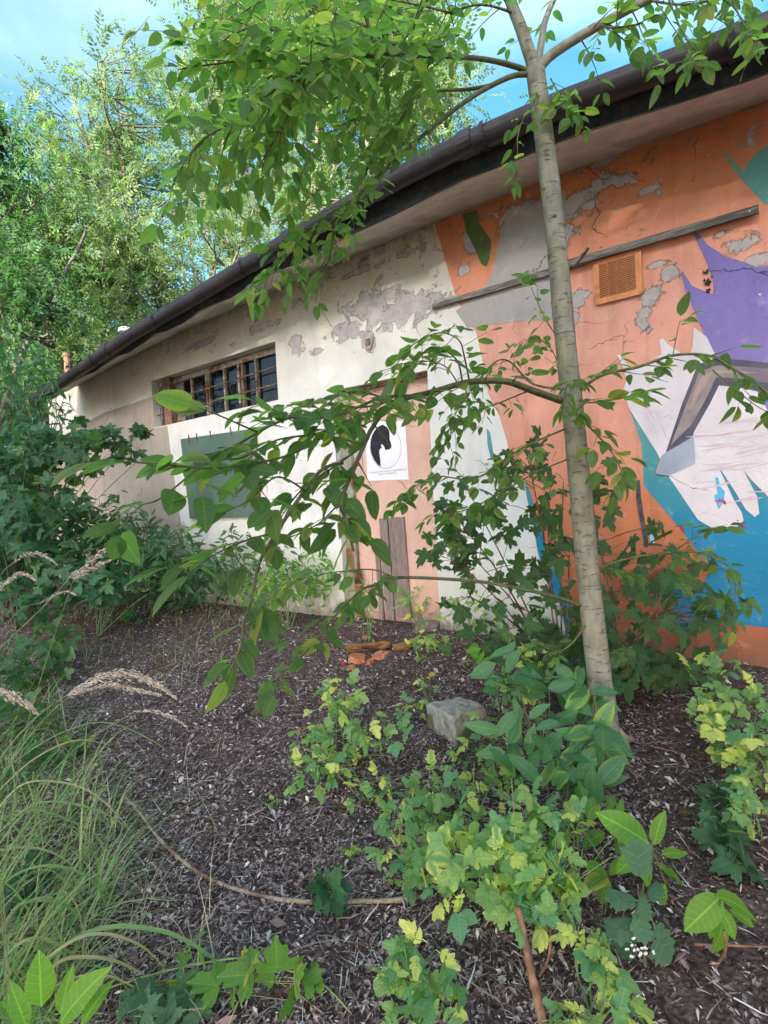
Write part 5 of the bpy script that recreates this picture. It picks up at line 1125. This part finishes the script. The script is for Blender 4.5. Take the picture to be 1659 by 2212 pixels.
# shrubs and weeds along the left
LG = 'dark leafy shrubs at the left'
plant('maple_shrub', 'big dark maple shrub filling the left edge in front of the wall end', 'shrub', [(40, 1020, 1.4, 110, 130), (100, 1130, 1.0, 110, 110), (20, 1190, .8, 90, 90), (140, 960, 1.7, 70, 60)], 620, 'maple', 'bush', .135, base=(40, 1360), seed=50, depth=5.4, limit=220, minpx=12, stems=12, stemr=.012, stemmat='bgbark', toward=.5, up=.6, flat=.5, group=LG)
plant('maple_shrub', 'low lighter maple shrub below the dark one, behind the grass', 'shrub', [(150, 1240, .4, 110, 70), (60, 1300, .3, 90, 60), (230, 1270, .3, 60, 40)], 230, 'hop', 'bush', .115, base=(140, 1350), seed=51, depth=4.9, limit=140, minpx=12, stems=8, stemmat='bgbark', group=LG)
plant('maple_shrub', 'dark shrub branch reaching right in front of the beige wall', 'shrub', [(215, 950, 1.9, 70, 26), (270, 985, 1.7, 50, 24), (180, 1010, 1.6, 50, 40), (300, 935, 2.0, 25, 14)], 120, 'maple', 'maple', .11, base=(60, 1345), seed=52, depth=5.1, limit=120, stems=6, stemr=.006, stemmat='bgbark', group=LG, toward=.6)
plant('small_leaved_bush', 'bushy green growth above the dark shrub, under the roof end', 'shrub', [(60, 880, 2.3, 90, 80), (20, 780, 2.8, 70, 90), (90, 800, 2.7, 40, 50)], 520, 'weed', 'bush', .13, base=(10, 1340), seed=53, depth=6.0, limit=60, minpx=14, stems=9, stemr=.010, stemmat='bgbark', group=LG)
plant('bramble', 'low bramble with dull leaves in the shade left of the litter', 'shrub', [(60, 1440, .2, 110, 50), (40, 1540, .15, 90, 50), (110, 1380, .25, 80, 40)], 150, 'hop', 'maple', .10, seed=54, limit=90, stems=8, group=LG)
R5 = random.Random(77)
def tall_weed(u, v, hgt, i, label, leafn=34, mat='weed'):
    B = gpix(u, v); t = empty('tall_weed', tuple(B), label, 'weed', 'tall dark weeds along the wall foot'); R_ = np.random.default_rng(500 + i)
    lean = np.array([R_.normal() * .12, R_.normal() * .12, 0]); P = [np.array([0, 0, -.02]) + lean * hgt * (k / 6) ** 2 + np.array([0, 0, hgt * k / 6]) for k in range(7)]
    MB().tube(P, list(np.linspace(.004, .0015, 7)), 4).build('stem', MT['stem'], t); lv = []
    for k in range(leafn):
        f_ = .12 + .86 * k / leafn; a = k * 2.4 + R_.normal() * .2; p = lean * hgt * f_ ** 2 + np.array([0, 0, hgt * f_]) + B
        d = unit([math.cos(a), math.sin(a), R_.uniform(-.35, .45)]); lv.append((p, d, unit([R_.normal() * .25, R_.normal() * .25, 1]), (.15 * (1.1 - .6 * f_)) * R_.uniform(.8, 1.2), int(R_.integers(3))))
    foliage(lv, 'weed', mat, t, 40, 8, seed=i)
for i in range(64):
    u = R5.uniform(150, 660); k = (u - 180) / 460; v = 1300 - 10 * k + R5.uniform(-22, 20) + (10 if u < 300 else 0)
    tall_weed(u, v, R5.uniform(.6, 1.15) * (1.15 - .6 * k), i, 'dark weed with narrow leaves growing between the wall foot and the litter')
tall_weed(478, 1290, 1.15, 40, 'tallest narrow weed in front of the grey green window board', 46); tall_weed(505, 1285, .95, 41, 'slender weed right of the tallest one before the grey green board', 40)
plant('ground_vine', 'low vine with small lobed leaves creeping over the litter edge left of the dry straw', 'vine', [(330, 1300, .1, 60, 30), (400, 1300, .1, 50, 25), (280, 1330, .08, 40, 20), (350, 1270, .15, 60, 30)], 90, 'hop', 'bush', .075, seed=55, limit=70, stems=8)
plant('nettle_clump', 'leafy nettle clump at the wall foot below the window board', 'weed', [(560, 1255, .25, 90, 50), (480, 1240, .3, 80, 60), (380, 1210, .4, 90, 80), (610, 1210, .35, 60, 60), (300, 1190, .4, 90, 90), (250, 1130, .4, 70, 80), (520, 1190, .4, 60, 60), (180, 1220, .4, 80, 80)], 1300, 'weed', 'weed', .10, seed=56, depth=5.3, limit=60, stems=14)

# grass
def blades(name, label, n, basef, length, width, mat, seed, kind='stuff', lean=.35, cat=None, az=(.1, 1.4)):
    R_ = np.random.default_rng(seed); V = []; F = []; UV_ = []; TN = []
    for i in range(n):
        u, v = basef(R_); B = gpix(u, v); L_ = R_.uniform(*length); w = R_.uniform(*width); a = R_.normal() * az[1] + az[0]; hd = np.array([math.cos(a), math.sin(a), 0]); cv = R_.uniform(.6, 2.2); e0 = R_.uniform(.9, 1.5) - lean * R_.random()
        N = 7; p = B.copy(); o = len(V); tn = R_.random()
        sd = np.array([-hd[1], hd[0], 0]) * w; e = e0
        for k in range(N + 1):
            q = w * (1 - (k / N) ** 2.2) / w; V += [p - sd * q, p + sd * q * .999]; UV_ += [(1, k / N), (.0, k / N)]; TN += [tn, tn]
            p = p + (hd * math.cos(e) + np.array([0, 0, math.sin(e)])) * L_ / N; e -= cv / N * (.5 + 1.2 * k / N)
            if p[2] < ground(p[0], p[1]) + .005: p[2] = ground(p[0], p[1]) + .006; e = 0.0
        for k in range(N): F.append((o + 2 * k, o + 2 * k + 1, o + 2 * k + 3, o + 2 * k + 2))
    m = bpy.data.meshes.new(name); m.from_pydata([tuple(q) for q in V], [], F); m.materials.append(MT[mat])
    li = np.zeros(len(m.loops), dtype=np.int32); m.loops.foreach_get('vertex_index', li); m.uv_layers.new(name='UVMap').data.foreach_set('uv', np.array(UV_, dtype=np.float32)[li].ravel())
    m.attributes.new('tint', 'FLOAT', 'POINT').data.foreach_set('value', np.array(TN, dtype=np.float32)); m.shade_smooth()
    o = link(bpy.data.objects.new(name, m)); tag(o, label, cat, None, kind); return o
def gb1(R_):
    v = R_.uniform(1400, 2330); w_ = 300 - 230 * abs((v - 1850) / 480) ** 1.5 if v < 2330 else 80
    return (R_.uniform(-260, max(20, w_ - 40)), v)
blades('tall_grass', 'long green grass leaning over the litter at the left', 1300, gb1, (.18, .55), (.0018, .0045), 'grass', 61, cat='grass', lean=.9)
blades('dry_grass', 'thin dry grass stalks at the grass edge', 240, lambda R_: (R_.uniform(-60, 480), R_.uniform(1420, 2300)), (.15, .5), (.0008, .0018), 'straw_blade', 62, cat='grass', lean=1.1)
blades('sparse_grass', 'sparse small grass blades beside the shrubs', 160, lambda R_: (R_.uniform(180, 480), R_.uniform(1330, 1500)), (.12, .35), (.0012, .0025), 'grass', 63, cat='grass')
# individually visible broad blades
def wide_blade(pts, w, parent, mat='grass'):
    P = smooth_path([gpix(u, v, h) for u, v, h in pts], 5); N = len(P); V = []; F = []; o = np.array(parent.location)
    for k, p in enumerate(P):
        t = unit(P[min(k + 1, N - 1)] - P[max(k - 1, 0)]); s_ = unit(np.cross(t, unit(CAM - p) * .6 + np.array([0, 0, .8]))) * w * (math.sin(math.pi * min(1, .25 + .75 * k / (N - 1))) ** .7 + .02); fo = np.cross(s_, t) * .25
        V += [tuple(p - s_ - o + fo), tuple(p - o), tuple(p + s_ - o + fo)]
    for k in range(N - 1): F += [(3 * k, 3 * k + 1, 3 * k + 4, 3 * k + 3), (3 * k + 1, 3 * k + 2, 3 * k + 5, 3 * k + 4)]
    m = bpy.data.meshes.new('blade'); m.from_pydata(V, [], F); m.materials.append(MT[mat]); m.shade_smooth()
    li = np.zeros(len(m.loops), dtype=np.int32); m.loops.foreach_get('vertex_index', li); uv = np.array([(abs(i % 3 - 1), (i // 3) / N) for i in range(3 * N)], dtype=np.float32); m.uv_layers.new(name='UVMap').data.foreach_set('uv', uv[li].ravel())
    ob = link(bpy.data.objects.new('blade', m)); ob.parent = parent
tf = empty('coarse_grass_tuft', tuple(gpix(20, 2190)), 'coarse grass tuft with broad arching blades at the bottom left', 'grass')
for pts, w in (([(35, 2165, .05), (125, 2055, .2), (225, 2005, .26), (350, 2012, .22), (440, 2055, .14), (500, 2110, .02)], .0075), ([(60, 2180, .05), (120, 2085, .16), (185, 2068, .19), (260, 2080, .15), (345, 2125, .02)], .006),
              ([(20, 2180, .04), (80, 2090, .18), (190, 2020, .26), (300, 2040, .2), (370, 2110, .03)], .005), ([(-20, 2060, .1), (30, 1965, .24), (90, 1945, .26), (150, 1960, .2), (170, 1990, .12)], .006),
              ([(0, 2180, .04), (60, 2060, .18), (110, 1960, .3), (140, 1930, .34)], .004), ([(10, 2120, .05), (100, 1990, .2), (190, 1900, .3), (250, 1880, .32)], .0035), ([(-30, 1990, .1), (20, 1900, .22), (110, 1870, .25), (200, 1900, .16), (260, 1960, .03)], .005),
              ([(40, 2195, .04), (140, 2120, .12), (240, 2110, .12), (330, 2160, .02)], .004), ([(-20, 2110, .08), (40, 2040, .2), (100, 2030, .2), (180, 2075, .08)], .005)): wide_blade(pts, w, tf)
tf = empty('coarse_grass_tuft', tuple(gpix(-60, 1850)), 'coarse grass tuft arching over the start of the curved stick', 'grass')
for pts, w in (([(-40, 1840, .08), (60, 1745, .24), (150, 1735, .26), (250, 1770, .16), (320, 1830, .03)], .005), ([(-40, 1800, .1), (40, 1700, .28), (130, 1690, .3), (210, 1720, .22), (290, 1800, .04)], .005),
              ([(-40, 1880, .06), (40, 1770, .22), (90, 1752, .26), (180, 1790, .15), (215, 1860, .03)], .0045), ([(-50, 1760, .1), (60, 1650, .3), (160, 1600, .36), (240, 1610, .32)], .004), ([(-50, 1850, .08), (50, 1830, .16), (130, 1850, .12), (180, 1900, .03)], .0045),
              ([(-40, 1700, .1), (100, 1600, .3), (220, 1560, .34), (330, 1600, .22), (380, 1640, .12)], .0035), ([(-40, 1960, .06), (10, 1850, .2), (60, 1780, .28), (85, 1740, .32)], .004)): wide_blade(pts, w, tf)

def reed(label, stalk, head, depth, hw=.012, dense=90, seed=1):
    R_ = np.random.default_rng(seed); S = smooth_path([dpix(u, v, depth) for u, v in stalk], 4); H = smooth_path([dpix(u, v, depth) for u, v in head], 6)
    B = gxy(S[0]); t = empty('seeding_grass_stalk', tuple(B), label, 'grass stalk', 'grass stalks with dry seed heads'); 
    P = [B] + S if S[0][2] > B[2] + .05 else S
    world2(MB().tube(P, list(np.linspace(.0018, .0010, len(P))), 4), t).build('stalk', MT['stem'], t)
    V = []; F = []; TN = []
    for k in range(dense * 4):
        f_ = R_.random() ** .8; i = min(len(H) - 2, int(f_ * (len(H) - 1))); tt = unit(H[i + 1] - H[i]); p = H[i] + (H[i + 1] - H[i]) * R_.random()
        prof = math.sin(math.pi * min(1, .12 + f_ * .86)) * hw * .62; off = R_.normal(size=3) * prof * .5; p = p + off
        d = unit(tt * 1.3 + off / max(hw, 1e-4) * .5 + R_.normal(size=3) * .3 + np.array([0, 0, -.2])); l = R_.uniform(.006, .012); x = unit(np.cross(d, R_.normal(size=3))) * .0011; o = len(V)
        V += [p - d * l * .2, p + x + d * l * .3, p + d * l, p - x + d * l * .3]; F.append((o, o + 1, o + 2, o + 3)); tn = R_.random(); TN += [tn] * 4
    o_ = np.array(t.location); m = bpy.data.meshes.new('seed_head'); m.from_pydata([tuple(q - o_) for q in V], [], F); m.materials.append(MT['straw']); m.attributes.new('tint', 'FLOAT', 'POINT').data.foreach_set('value', np.array(TN, dtype=np.float32))
    ob = link(bpy.data.objects.new('seed_head', m)); ob.parent = t; ob['kind'] = 'stuff'
reed('tallest seeding grass stalk rising diagonally from the left edge', [(-60, 1480), (0, 1402), (90, 1315), (156, 1243)], [(150, 1250), (185, 1222), (220, 1192), (245, 1182), (271, 1178)], 1.35, .012, 90, 1)
reed('green stalked seed head leaning beside the tallest one', [(5, 1900), (50, 1610), (100, 1430), (161, 1248)], [(158, 1252), (185, 1236), (212, 1220), (240, 1209)], 1.35, .008, 50, 2)
reed('thick drooping pale seed head over the litter', [(-80, 1800), (0, 1640), (90, 1540), (156, 1496)], [(150, 1500), (200, 1470), (260, 1455), (320, 1468), (378, 1506)], 1.20, .016, 150, 3)
reed('lower twin of the thick drooping seed head', [(-80, 1830), (0, 1690), (80, 1570), (156, 1500)], [(150, 1505), (205, 1484), (250, 1480), (300, 1492), (345, 1500)], 1.22, .011, 90, 31)
reed('pale seed head cut by the left frame edge', [(-200, 1700), (-120, 1540), (-30, 1495)], [(-40, 1498), (0, 1494), (30, 1505), (60, 1522), (78, 1538)], 1.15, .014, 90, 4)
reed('arched brown seed head in the shade at the far left', [(-60, 1500), (-10, 1270), (30, 1215)], [(28, 1216), (60, 1197), (95, 1200), (122, 1218)], 1.7, .012, 60, 5)
reed('small arched seed head just below the brown one', [(-60, 1500), (-20, 1300), (10, 1260)], [(5, 1262), (35, 1240), (60, 1242), (75, 1252)], 1.7, .009, 40, 6)
reed('straight seed head entering from the left edge', [(-160, 1400), (-80, 1320), (-10, 1280)], [(-10, 1282), (10, 1262), (32, 1248)], 1.5, .008, 30, 7)
reed('faint thin seed head hanging over the litter', [(0, 1900), (120, 1660), (290, 1538)], [(290, 1538), (330, 1536), (370, 1548), (402, 1568)], 1.5, .008, 40, 8)
reed('thin seed head pointing right in the grass', [(-60, 1480), (30, 1330), (90, 1302)], [(85, 1305), (110, 1290), (140, 1278), (165, 1285)], 2.2, .012, 40, 9)

# ------------------------------------------------------------------ litter
def gvec(x, y):
    return np.array([ground(a, b) for a, b in zip(x, y)])
TP['chip'] = [T_blade(2, ell(w, .9, .7), fd, cu, tw, seed=i) for i, (w, fd, cu, tw) in enumerate([(.13, .5, .8, .3), (.19, -.5, .5, -.5), (.09, .2, 1.0, .2), (.24, .8, -.7, .5)])]
TP['straw'] = [T_blade(3, lambda t: .022 * (1.05 - t) + .004, 0, cu, 0, wob=.03, seed=i) for i, cu in enumerate((.2, -.3, .6))]
def litter(name, label, n, kind, smin, smax, seed, power=1.0, tilt=.35, dens=None, lift=.006):
    R_ = np.random.default_rng(seed); out = []
    while len(out) < n:
        X = R_.uniform(-5.2, 3.2, 4000); Y = R_.uniform(.55, 8.5, 4000)
        dw = X * PH[0] + Y * PH[1]; ok = (dw < 3.60) & (R_.random(4000) < np.minimum(1, (2.0 / np.maximum(Y, .8)) ** 1.7))
        for x, y in zip(X[ok], Y[ok]):
            z = ground(x, y); u, v, dd = proj((x, y, z))
            if dd < .2 or not (-60 < u < 1720 and v < 2290): continue
            if dens and R_.random() > dens(u, v): continue
            s_ = smin + (smax - smin) * R_.random() ** 2.2
            out.append((np.array([x, y, z + R_.uniform(.001, lift)]), np.append(unit(R_.normal(size=2)), R_.normal() * .15 + .08), unit(R_.normal(size=3) * tilt + [0, 0, 1]), s_, int(R_.integers(len(TP[kind])))))
            if len(out) >= n: break
    o = merged(name, out, kind, 'litter', None, seed); tag(o, label, 'litter'); return o
def patchy(u, v):
    n_ = math.sin(u * .021 + 1.3 * math.sin(v * .017)) * math.cos(v * .026 + 1.1 * math.sin(u * .013)) + .5 * math.sin(u * .06 + v * .05)
    d_ = .74 + .30 * n_
    if u > 1300: d_ *= max(.25, 1 - (u - 1300) / 260)
    return max(.15, d_)
litter('leaf_litter', 'brown leaf litter and bark chips covering the slope', 120000, 'chip', .008, .034, 70, lift=.010, dens=lambda a, b: patchy(a, b))
litter('dry_straw', 'thin dry stalks scattered over the litter', 30000, 'straw', .02, .10, 71, tilt=.2, lift=.018, dens=lambda a, b: patchy(a + 90, b))
litter('dead_leaves', 'larger curled dead leaves on the litter', 900, 'chip', .030, .062, 72, tilt=.4, lift=.014)

# ------------------------------------------------------------------ things lying on the ground
def rock(name, label, cat, corners, h, mat, top=None, jit=.006, mossy=True):
    """corners: photo points of the footprint"""
    P = [gpix(*c)[:2] for c in corners]; c = np.mean(P, 0); g0 = ground(*c); t = empty(name, (c[0], c[1], g0), label, cat); R_ = random.Random(len(name) + int(c[0] * 100))
    bm_v = []; n = 4; K = 5; mb = MB(); rows = []
    for lv, sc, z in ((0, 1.04, -.04), (1, 1.02, h * .45), (2, .98, h * .85), (3, .90, h)):
        row = []
        for i in range(len(P)):
            a, b_ = np.array(P[i]), np.array(P[(i + 1) % len(P)])
            for k in range(K):
                q = a + (b_ - a) * k / K; row.append(((q[0] - c[0]) * sc + R_.uniform(-jit, jit), (q[1] - c[1]) * sc + R_.uniform(-jit, jit), z + R_.uniform(-jit, jit)))
        rows.append(row)
    V = [p for r_ in rows for p in r_]; m = len(rows[0]); F = [(j * m + i, j * m + (i + 1) % m, (j + 1) * m + (i + 1) % m, (j + 1) * m + i) for j in range(3) for i in range(m)]
    V.append((0, 0, h + .002)); F += [(3 * m + i, 3 * m + (i + 1) % m, len(V) - 1) for i in range(m)]
    mb.add(V, F); o = mb.build('stone', MT[mat], t); return t
rock('concrete_block', 'broken grey concrete block with mossy sides half sunk in the litter', 'concrete block', [(925, 1572), (985, 1612), (1052, 1568), (992, 1540)], .115, 'concrete')
# flat grey sheet
def slab(name, label, cat, corners, th, mat, lift=.004):
    P = [gpix(*q, lift) for q in corners]; c = np.mean(P, 0); B = gxy(c); mb = MB()
    mb.add([p - B + [0, 0, th] for p in P] + [p - B for p in P], [tuple(range(len(P)))] + [(i, len(P) + i, len(P) + (i + 1) % len(P), (i + 1) % len(P)) for i in range(len(P))])
    o = mb.build(name, MT[mat], None); o.location = B; tag(o, label, cat); return o
slab('plastic_sheet', 'flat greenish grey sheet partly buried in the litter near the bottom', 'sheet', [(410, 2010), (470, 1985), (530, 2005), (535, 2060), (470, 2072), (430, 2050)], .003, 'tile', .004)
slab('plastic_sheet', 'small grey sheet fragment under the hop vine leaf', 'sheet', [(530, 2130), (575, 2120), (585, 2150), (540, 2160)], .003, 'tile', .004)
# curved stick
def stick(name, label, pts, r0, r1, mat='dry_stick', group=None, n=8, kids=(), cat='stick'):
    P = smooth_path([gpix(*q) for q in pts], 5); B = gxy(P[0]); o = MB().tube([p - B for p in P], [r * rnd.uniform(.9, 1.1) for r in np.linspace(r0, r1, len(P))], n, bump=.12)
    for kp, ra in kids: K_ = smooth_path([gpix(*q) for q in kp], 3); o.tube([p - B for p in K_], list(np.linspace(ra, ra * .4, len(K_))), 5, bump=.1)
    ob = o.build(name, MT[mat], None, smooth=True); ob.location = B; tag(ob, label, cat, group); return ob
stick('curved_stick', 'long curved peeled stick lying across the litter', [(272, 1722, .05), (300, 1752, .04), (335, 1800, .03), (370, 1838, .025), (430, 1885, .02), (500, 1917, .02), (590, 1940, .02), (650, 1947, .02), (720, 1950, .022), (775, 1947, .02), (850, 1945, .02), (920, 1936, .015)], .0062, .0085, kids=[([(370, 1838, .03), (385, 1790, .03), (402, 1752, .03), (440, 1728, .03), (492, 1700, .02)], .003)])
stick('thin_twig', 'thin dark twig running diagonally right of the curved stick', [(470, 1856, .02), (520, 1810, .025), (570, 1765, .03), (620, 1722, .02)], .0032, .0014, 'rust', 'thin twigs on the litter')
stick('thin_twig', 'thin pale twig lying above the small dark herb', [(640, 1915, .02), (700, 1850, .02), (760, 1790, .02)], .0018, .0010, 'dry_stick', 'thin twigs on the litter')
stick('thin_twig', 'straight reddish twig on the upper litter below the hanging leaves', [(325, 1450, .02), (400, 1425, .025), (430, 1405, .02)], .003, .0015, 'rust', 'thin twigs on the litter')
stick('thin_twig', 'thin twig crossing the litter right of the big celandine', [(755, 1700, .02), (800, 1690, .02), (850, 1682, .02)], .0022, .0012, 'dry_stick', 'thin twigs on the litter')
stick('thin_twig', 'pale twig near the bottom of the frame right of the lower celandine', [(985, 2100, .02), (1030, 2130, .02), (1082, 2165, .02)], .0022, .0014, 'dry_stick', 'thin twigs on the litter')
stick('thin_twig', 'long pale straw like twig across the lower litter', [(640, 2050, .02), (720, 2030, .02), (800, 2045, .02)], .0016, .0010, 'dry_stick', 'thin twigs on the litter')
stick('thin_twig', 'pale twig entering from the right frame edge at lower right', [(1500, 2040, .02), (1580, 2042, .025), (1680, 2046, .02)], .004, .003, 'rust', 'thin twigs on the litter')
stick('thin_twig', 'thin twig across bare soil right of the trunk foot', [(1330, 1590, .03), (1400, 1610, .03), (1480, 1628, .02)], .003, .0015, 'rust', 'thin twigs on the litter')
stick('thin_twig', 'forked thin twig left of the concrete block', [(700, 2190, .02), (620, 2130, .03), (560, 2110, .02)], .0022, .0012, 'dry_stick', 'thin twigs on the litter')
stick('dark_rod', 'short black rod lying on the litter under the hanging leaves', [(505, 1552, .02), (560, 1524, .03)], .006, .006, 'ink')
stick('bare_stem', 'brown bare woody stem rising at the bottom of the frame', [(1180, 2260, .0), (1165, 2170, .04), (1150, 2110, .1), (1138, 2050, .16), (1125, 1990, .22), (1118, 1960, .26)], .013, .009, 'rust', n=10, cat='stem')
stick('bare_stem', 'thin curved bare stem right of the thicker brown one', [(1165, 2110, .03), (1185, 2070, .07), (1190, 2020, .12), (1186, 1975, .17)], .0042, .003, 'rust', cat='stem')
stick('bare_stem', 'thin red brown shoot under the arched leaf seedling', [(1545, 2090, .0), (1568, 2050, .08), (1565, 2010, .14)], .004, .003, 'rust', cat='stem')
# rotten log, stones and bricks in front of the door
lg = stick('rotten_log', 'crumbling orange brown rotten log in front of the door', [(752, 1400, .035), (790, 1398, .04), (845, 1392, .04)], .034, .030, 'rot', n=9, cat='log')
stick('rotten_log', 'mossy dark root piece right of the rotten log', [(850, 1400, .03), (890, 1392, .04), (930, 1372, .03)], .030, .022, 'rot', n=8, cat='log')
rock('stone', 'flat pinkish stone at the right end of the rotten log, by the door', 'stone', [(895, 1368), (945, 1364), (958, 1352), (905, 1354)], .05, 'plank')
BG_ = 'orange brick fragments before the rotten log'
def frag(label, u, v, w, d, h, mat, seed, group=None, name='brick_fragment', cat='brick'):
    R_ = random.Random(seed); P = gpix(u, v); B = gxy(P); z = float((P - CAM) @ FW); k = z / FPX; mb = MB(); n = 7; a0 = R_.uniform(0, 6)
    ring = [(math.cos(a0 + 6.283 * i / n) * w * k * .5 * R_.uniform(.7, 1.2), math.sin(a0 + 6.283 * i / n) * d * k * .5 * R_.uniform(.7, 1.2)) for i in range(n)]
    ang = R_.uniform(-.3, .3); tl = R_.uniform(-.25, .25)
    mb.add([(x, y, -.01) for x, y in ring] + [(x * .86, y * .86, h + x * tl) for x, y in ring], [tuple(range(n, 2 * n))] + [(i, (i + 1) % n, n + (i + 1) % n, n + i) for i in range(n)])
    o = mb.build(name, MT[mat], None); o.location = B; o.rotation_euler = (0, 0, ang); tag(o, label, cat, group); return o
frag('largest orange brick fragment, left of the others below the log', 775, 1424, 46, 60, .022, 'brickred', 1, BG_); frag('orange brick fragment right of the largest one', 822, 1418, 40, 50, .018, 'brickred', 2, BG_)
frag('small orange brick chip between the two larger fragments', 800, 1430, 22, 30, .014, 'brickred', 3, BG_); frag('thin orange brick sliver nearest the camera below the log', 758, 1444, 30, 26, .012, 'brickred', 4, BG_)
frag('orange brick crumb close to the black rod', 648, 1580, 11, 16, .010, 'brickred', 5, BG_); frag('orange brick crumb left of the log top', 792, 1378, 18, 20, .012, 'brickred', 6, BG_)
frag('small red plastic scrap beside the brick fragments', 743, 1434, 15, 16, .012, 'redplastic', 7, None, 'plastic_scrap', 'scrap')
frag('faded red fruit or ball on bare soil at the right', 1475, 1760, 22, 24, .016, 'rot', 8, None, 'fallen_fruit', 'fruit')
WG = 'white scraps on the litter'
frag('white paper scrap on the litter right of the drooping seed head', 456, 1528, 22, 30, .010, 'white_bit', 9, WG, 'white_scrap', 'scrap'); frag('pale stone on the litter above the curved stick start', 393, 1688, 14, 18, .012, 'white_bit', 10, None, 'pale_stone', 'stone')
frag('small white scrap beside the grey sheet', 582, 2018, 12, 16, .006, 'white_bit', 11, WG, 'white_scrap', 'scrap'); frag('white chip next to the lobed leaves on the grey soil', 598, 2030, 10, 14, .006, 'white_bit', 12, WG, 'white_scrap', 'scrap')
frag('narrow white stub on the soil between the bright seedlings', 1530, 1838, 10, 40, .010, 'white_bit', 13, WG, 'white_scrap', 'scrap'); frag('white pebble above the bright seedling', 1380, 1768, 10, 12, .010, 'white_bit', 14, WG, 'white_scrap', 'scrap')
frag('white speck on dark soil behind the bright seedling', 1340, 1668, 8, 12, .008, 'white_bit', 15, WG, 'white_scrap', 'scrap'); frag('pale shell like scrap left of the concrete block', 1000, 1470, 10, 14, .010, 'white_bit', 16, WG, 'white_scrap', 'scrap')
for i in range(26):
    u, v = rnd.uniform(330, 1600), rnd.uniform(1500, 2180)
    frag('small grey pebble lying in the litter', u, v, rnd.uniform(9, 16), rnd.uniform(10, 20), rnd.uniform(.006, .012), 'concrete', 40 + i, 'small pebbles in the litter', 'pebble', 'pebble')

plant('shade_herb', 'dark broad leaves in the shade under the long grass, upper part', 'plant', [(40, 1560, .1, 90, 60), (120, 1620, .06, 70, 40), (20, 1680, .08, 70, 60)], 90, 'hop', 'bush', .085, seed=81, limit=70, stems=6)
plant('shade_herb', 'dull lobed leaves between grass and litter near the left edge', 'plant', [(60, 1900, .04, 60, 36), (30, 1960, .05, 50, 40)], 16, 'lobed5', 'dark_herb', .075, seed=82, stems=3)
plant('hop_vine', 'pale green lobed leaves at the bottom edge left of the hop runner', 'vine', [(340, 2180, .05, 80, 30), (420, 2190, .04, 60, 20)], 14, 'lobed5', 'mugwort', .075, seed=83, stems=3)
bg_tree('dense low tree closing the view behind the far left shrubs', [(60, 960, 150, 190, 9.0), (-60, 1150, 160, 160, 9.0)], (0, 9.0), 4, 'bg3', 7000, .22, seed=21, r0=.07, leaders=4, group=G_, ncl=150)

blades('long_grass', 'long thin pale grass arching in from the left edge above the litter', 170, lambda R_: (R_.uniform(-330, 30), R_.uniform(1480, 1950)), (.6, 1.15), (.0014, .0030), 'grass', 65, cat='grass', lean=.5, az=(.35, .35))
blades('dead_thatch', 'dead brown thatch matted at the foot of the grass', 900, gb1, (.10, .34), (.0010, .0026), 'straw_blade', 66, cat='grass', lean=1.3)
blades('dry_straw_patch', 'patch of reddish brown dry straw on the litter left of the door', 420, lambda R_: (R_.normal() * 75 + 490, R_.normal() * 14 + 1300), (.10, .35), (.0008, .0018), 'straw_blade', 64, cat='grass', lean=1.35)

plant('wild_bush', 'dark dense bush between the maple shrub and the grey green board', 'shrub', [(200, 1140, 1, 80, 80), (290, 1190, 1, 90, 80), (370, 1215, 1, 80, 70), (440, 1235, 1, 60, 55), (230, 1230, 1, 100, 70)], 900, 'weed', 'bush', .15, seed=57, depth=5.35, limit=120, stems=8, stemr=.006, sizes=(.6, 1.3), group=LG)
plant('nettle_clump', 'lighter green growth at the wall foot between board and door', 'weed', [(620, 1255, 1, 70, 50), (680, 1240, 1, 50, 60), (560, 1275, 1, 60, 35)], 420, 'weed', 'hop', .10, seed=58, depth=4.75, limit=80, stems=12)

blades('short_grass', 'short sparse grass and seedlings at the edge between shrubs and litter', 260, lambda R_: (R_.uniform(120, 560), R_.uniform(1295, 1350)), (.10, .30), (.0014, .003), 'grass', 67, cat='grass', lean=.7)

cel('loose yellow green celandine between the middle clump and the broad leaved shrub', [(1010, 1740, .16, 90, 50), (1060, 1690, .14, 60, 40), (940, 1780, .12, 50, 40)], 34, .080, 18)
cel('low celandine in front of the big left clump, above the middle one', [(800, 1700, .08, 70, 40), (700, 1620, .10, 60, 50)], 26, .075, 19)
#NEXT
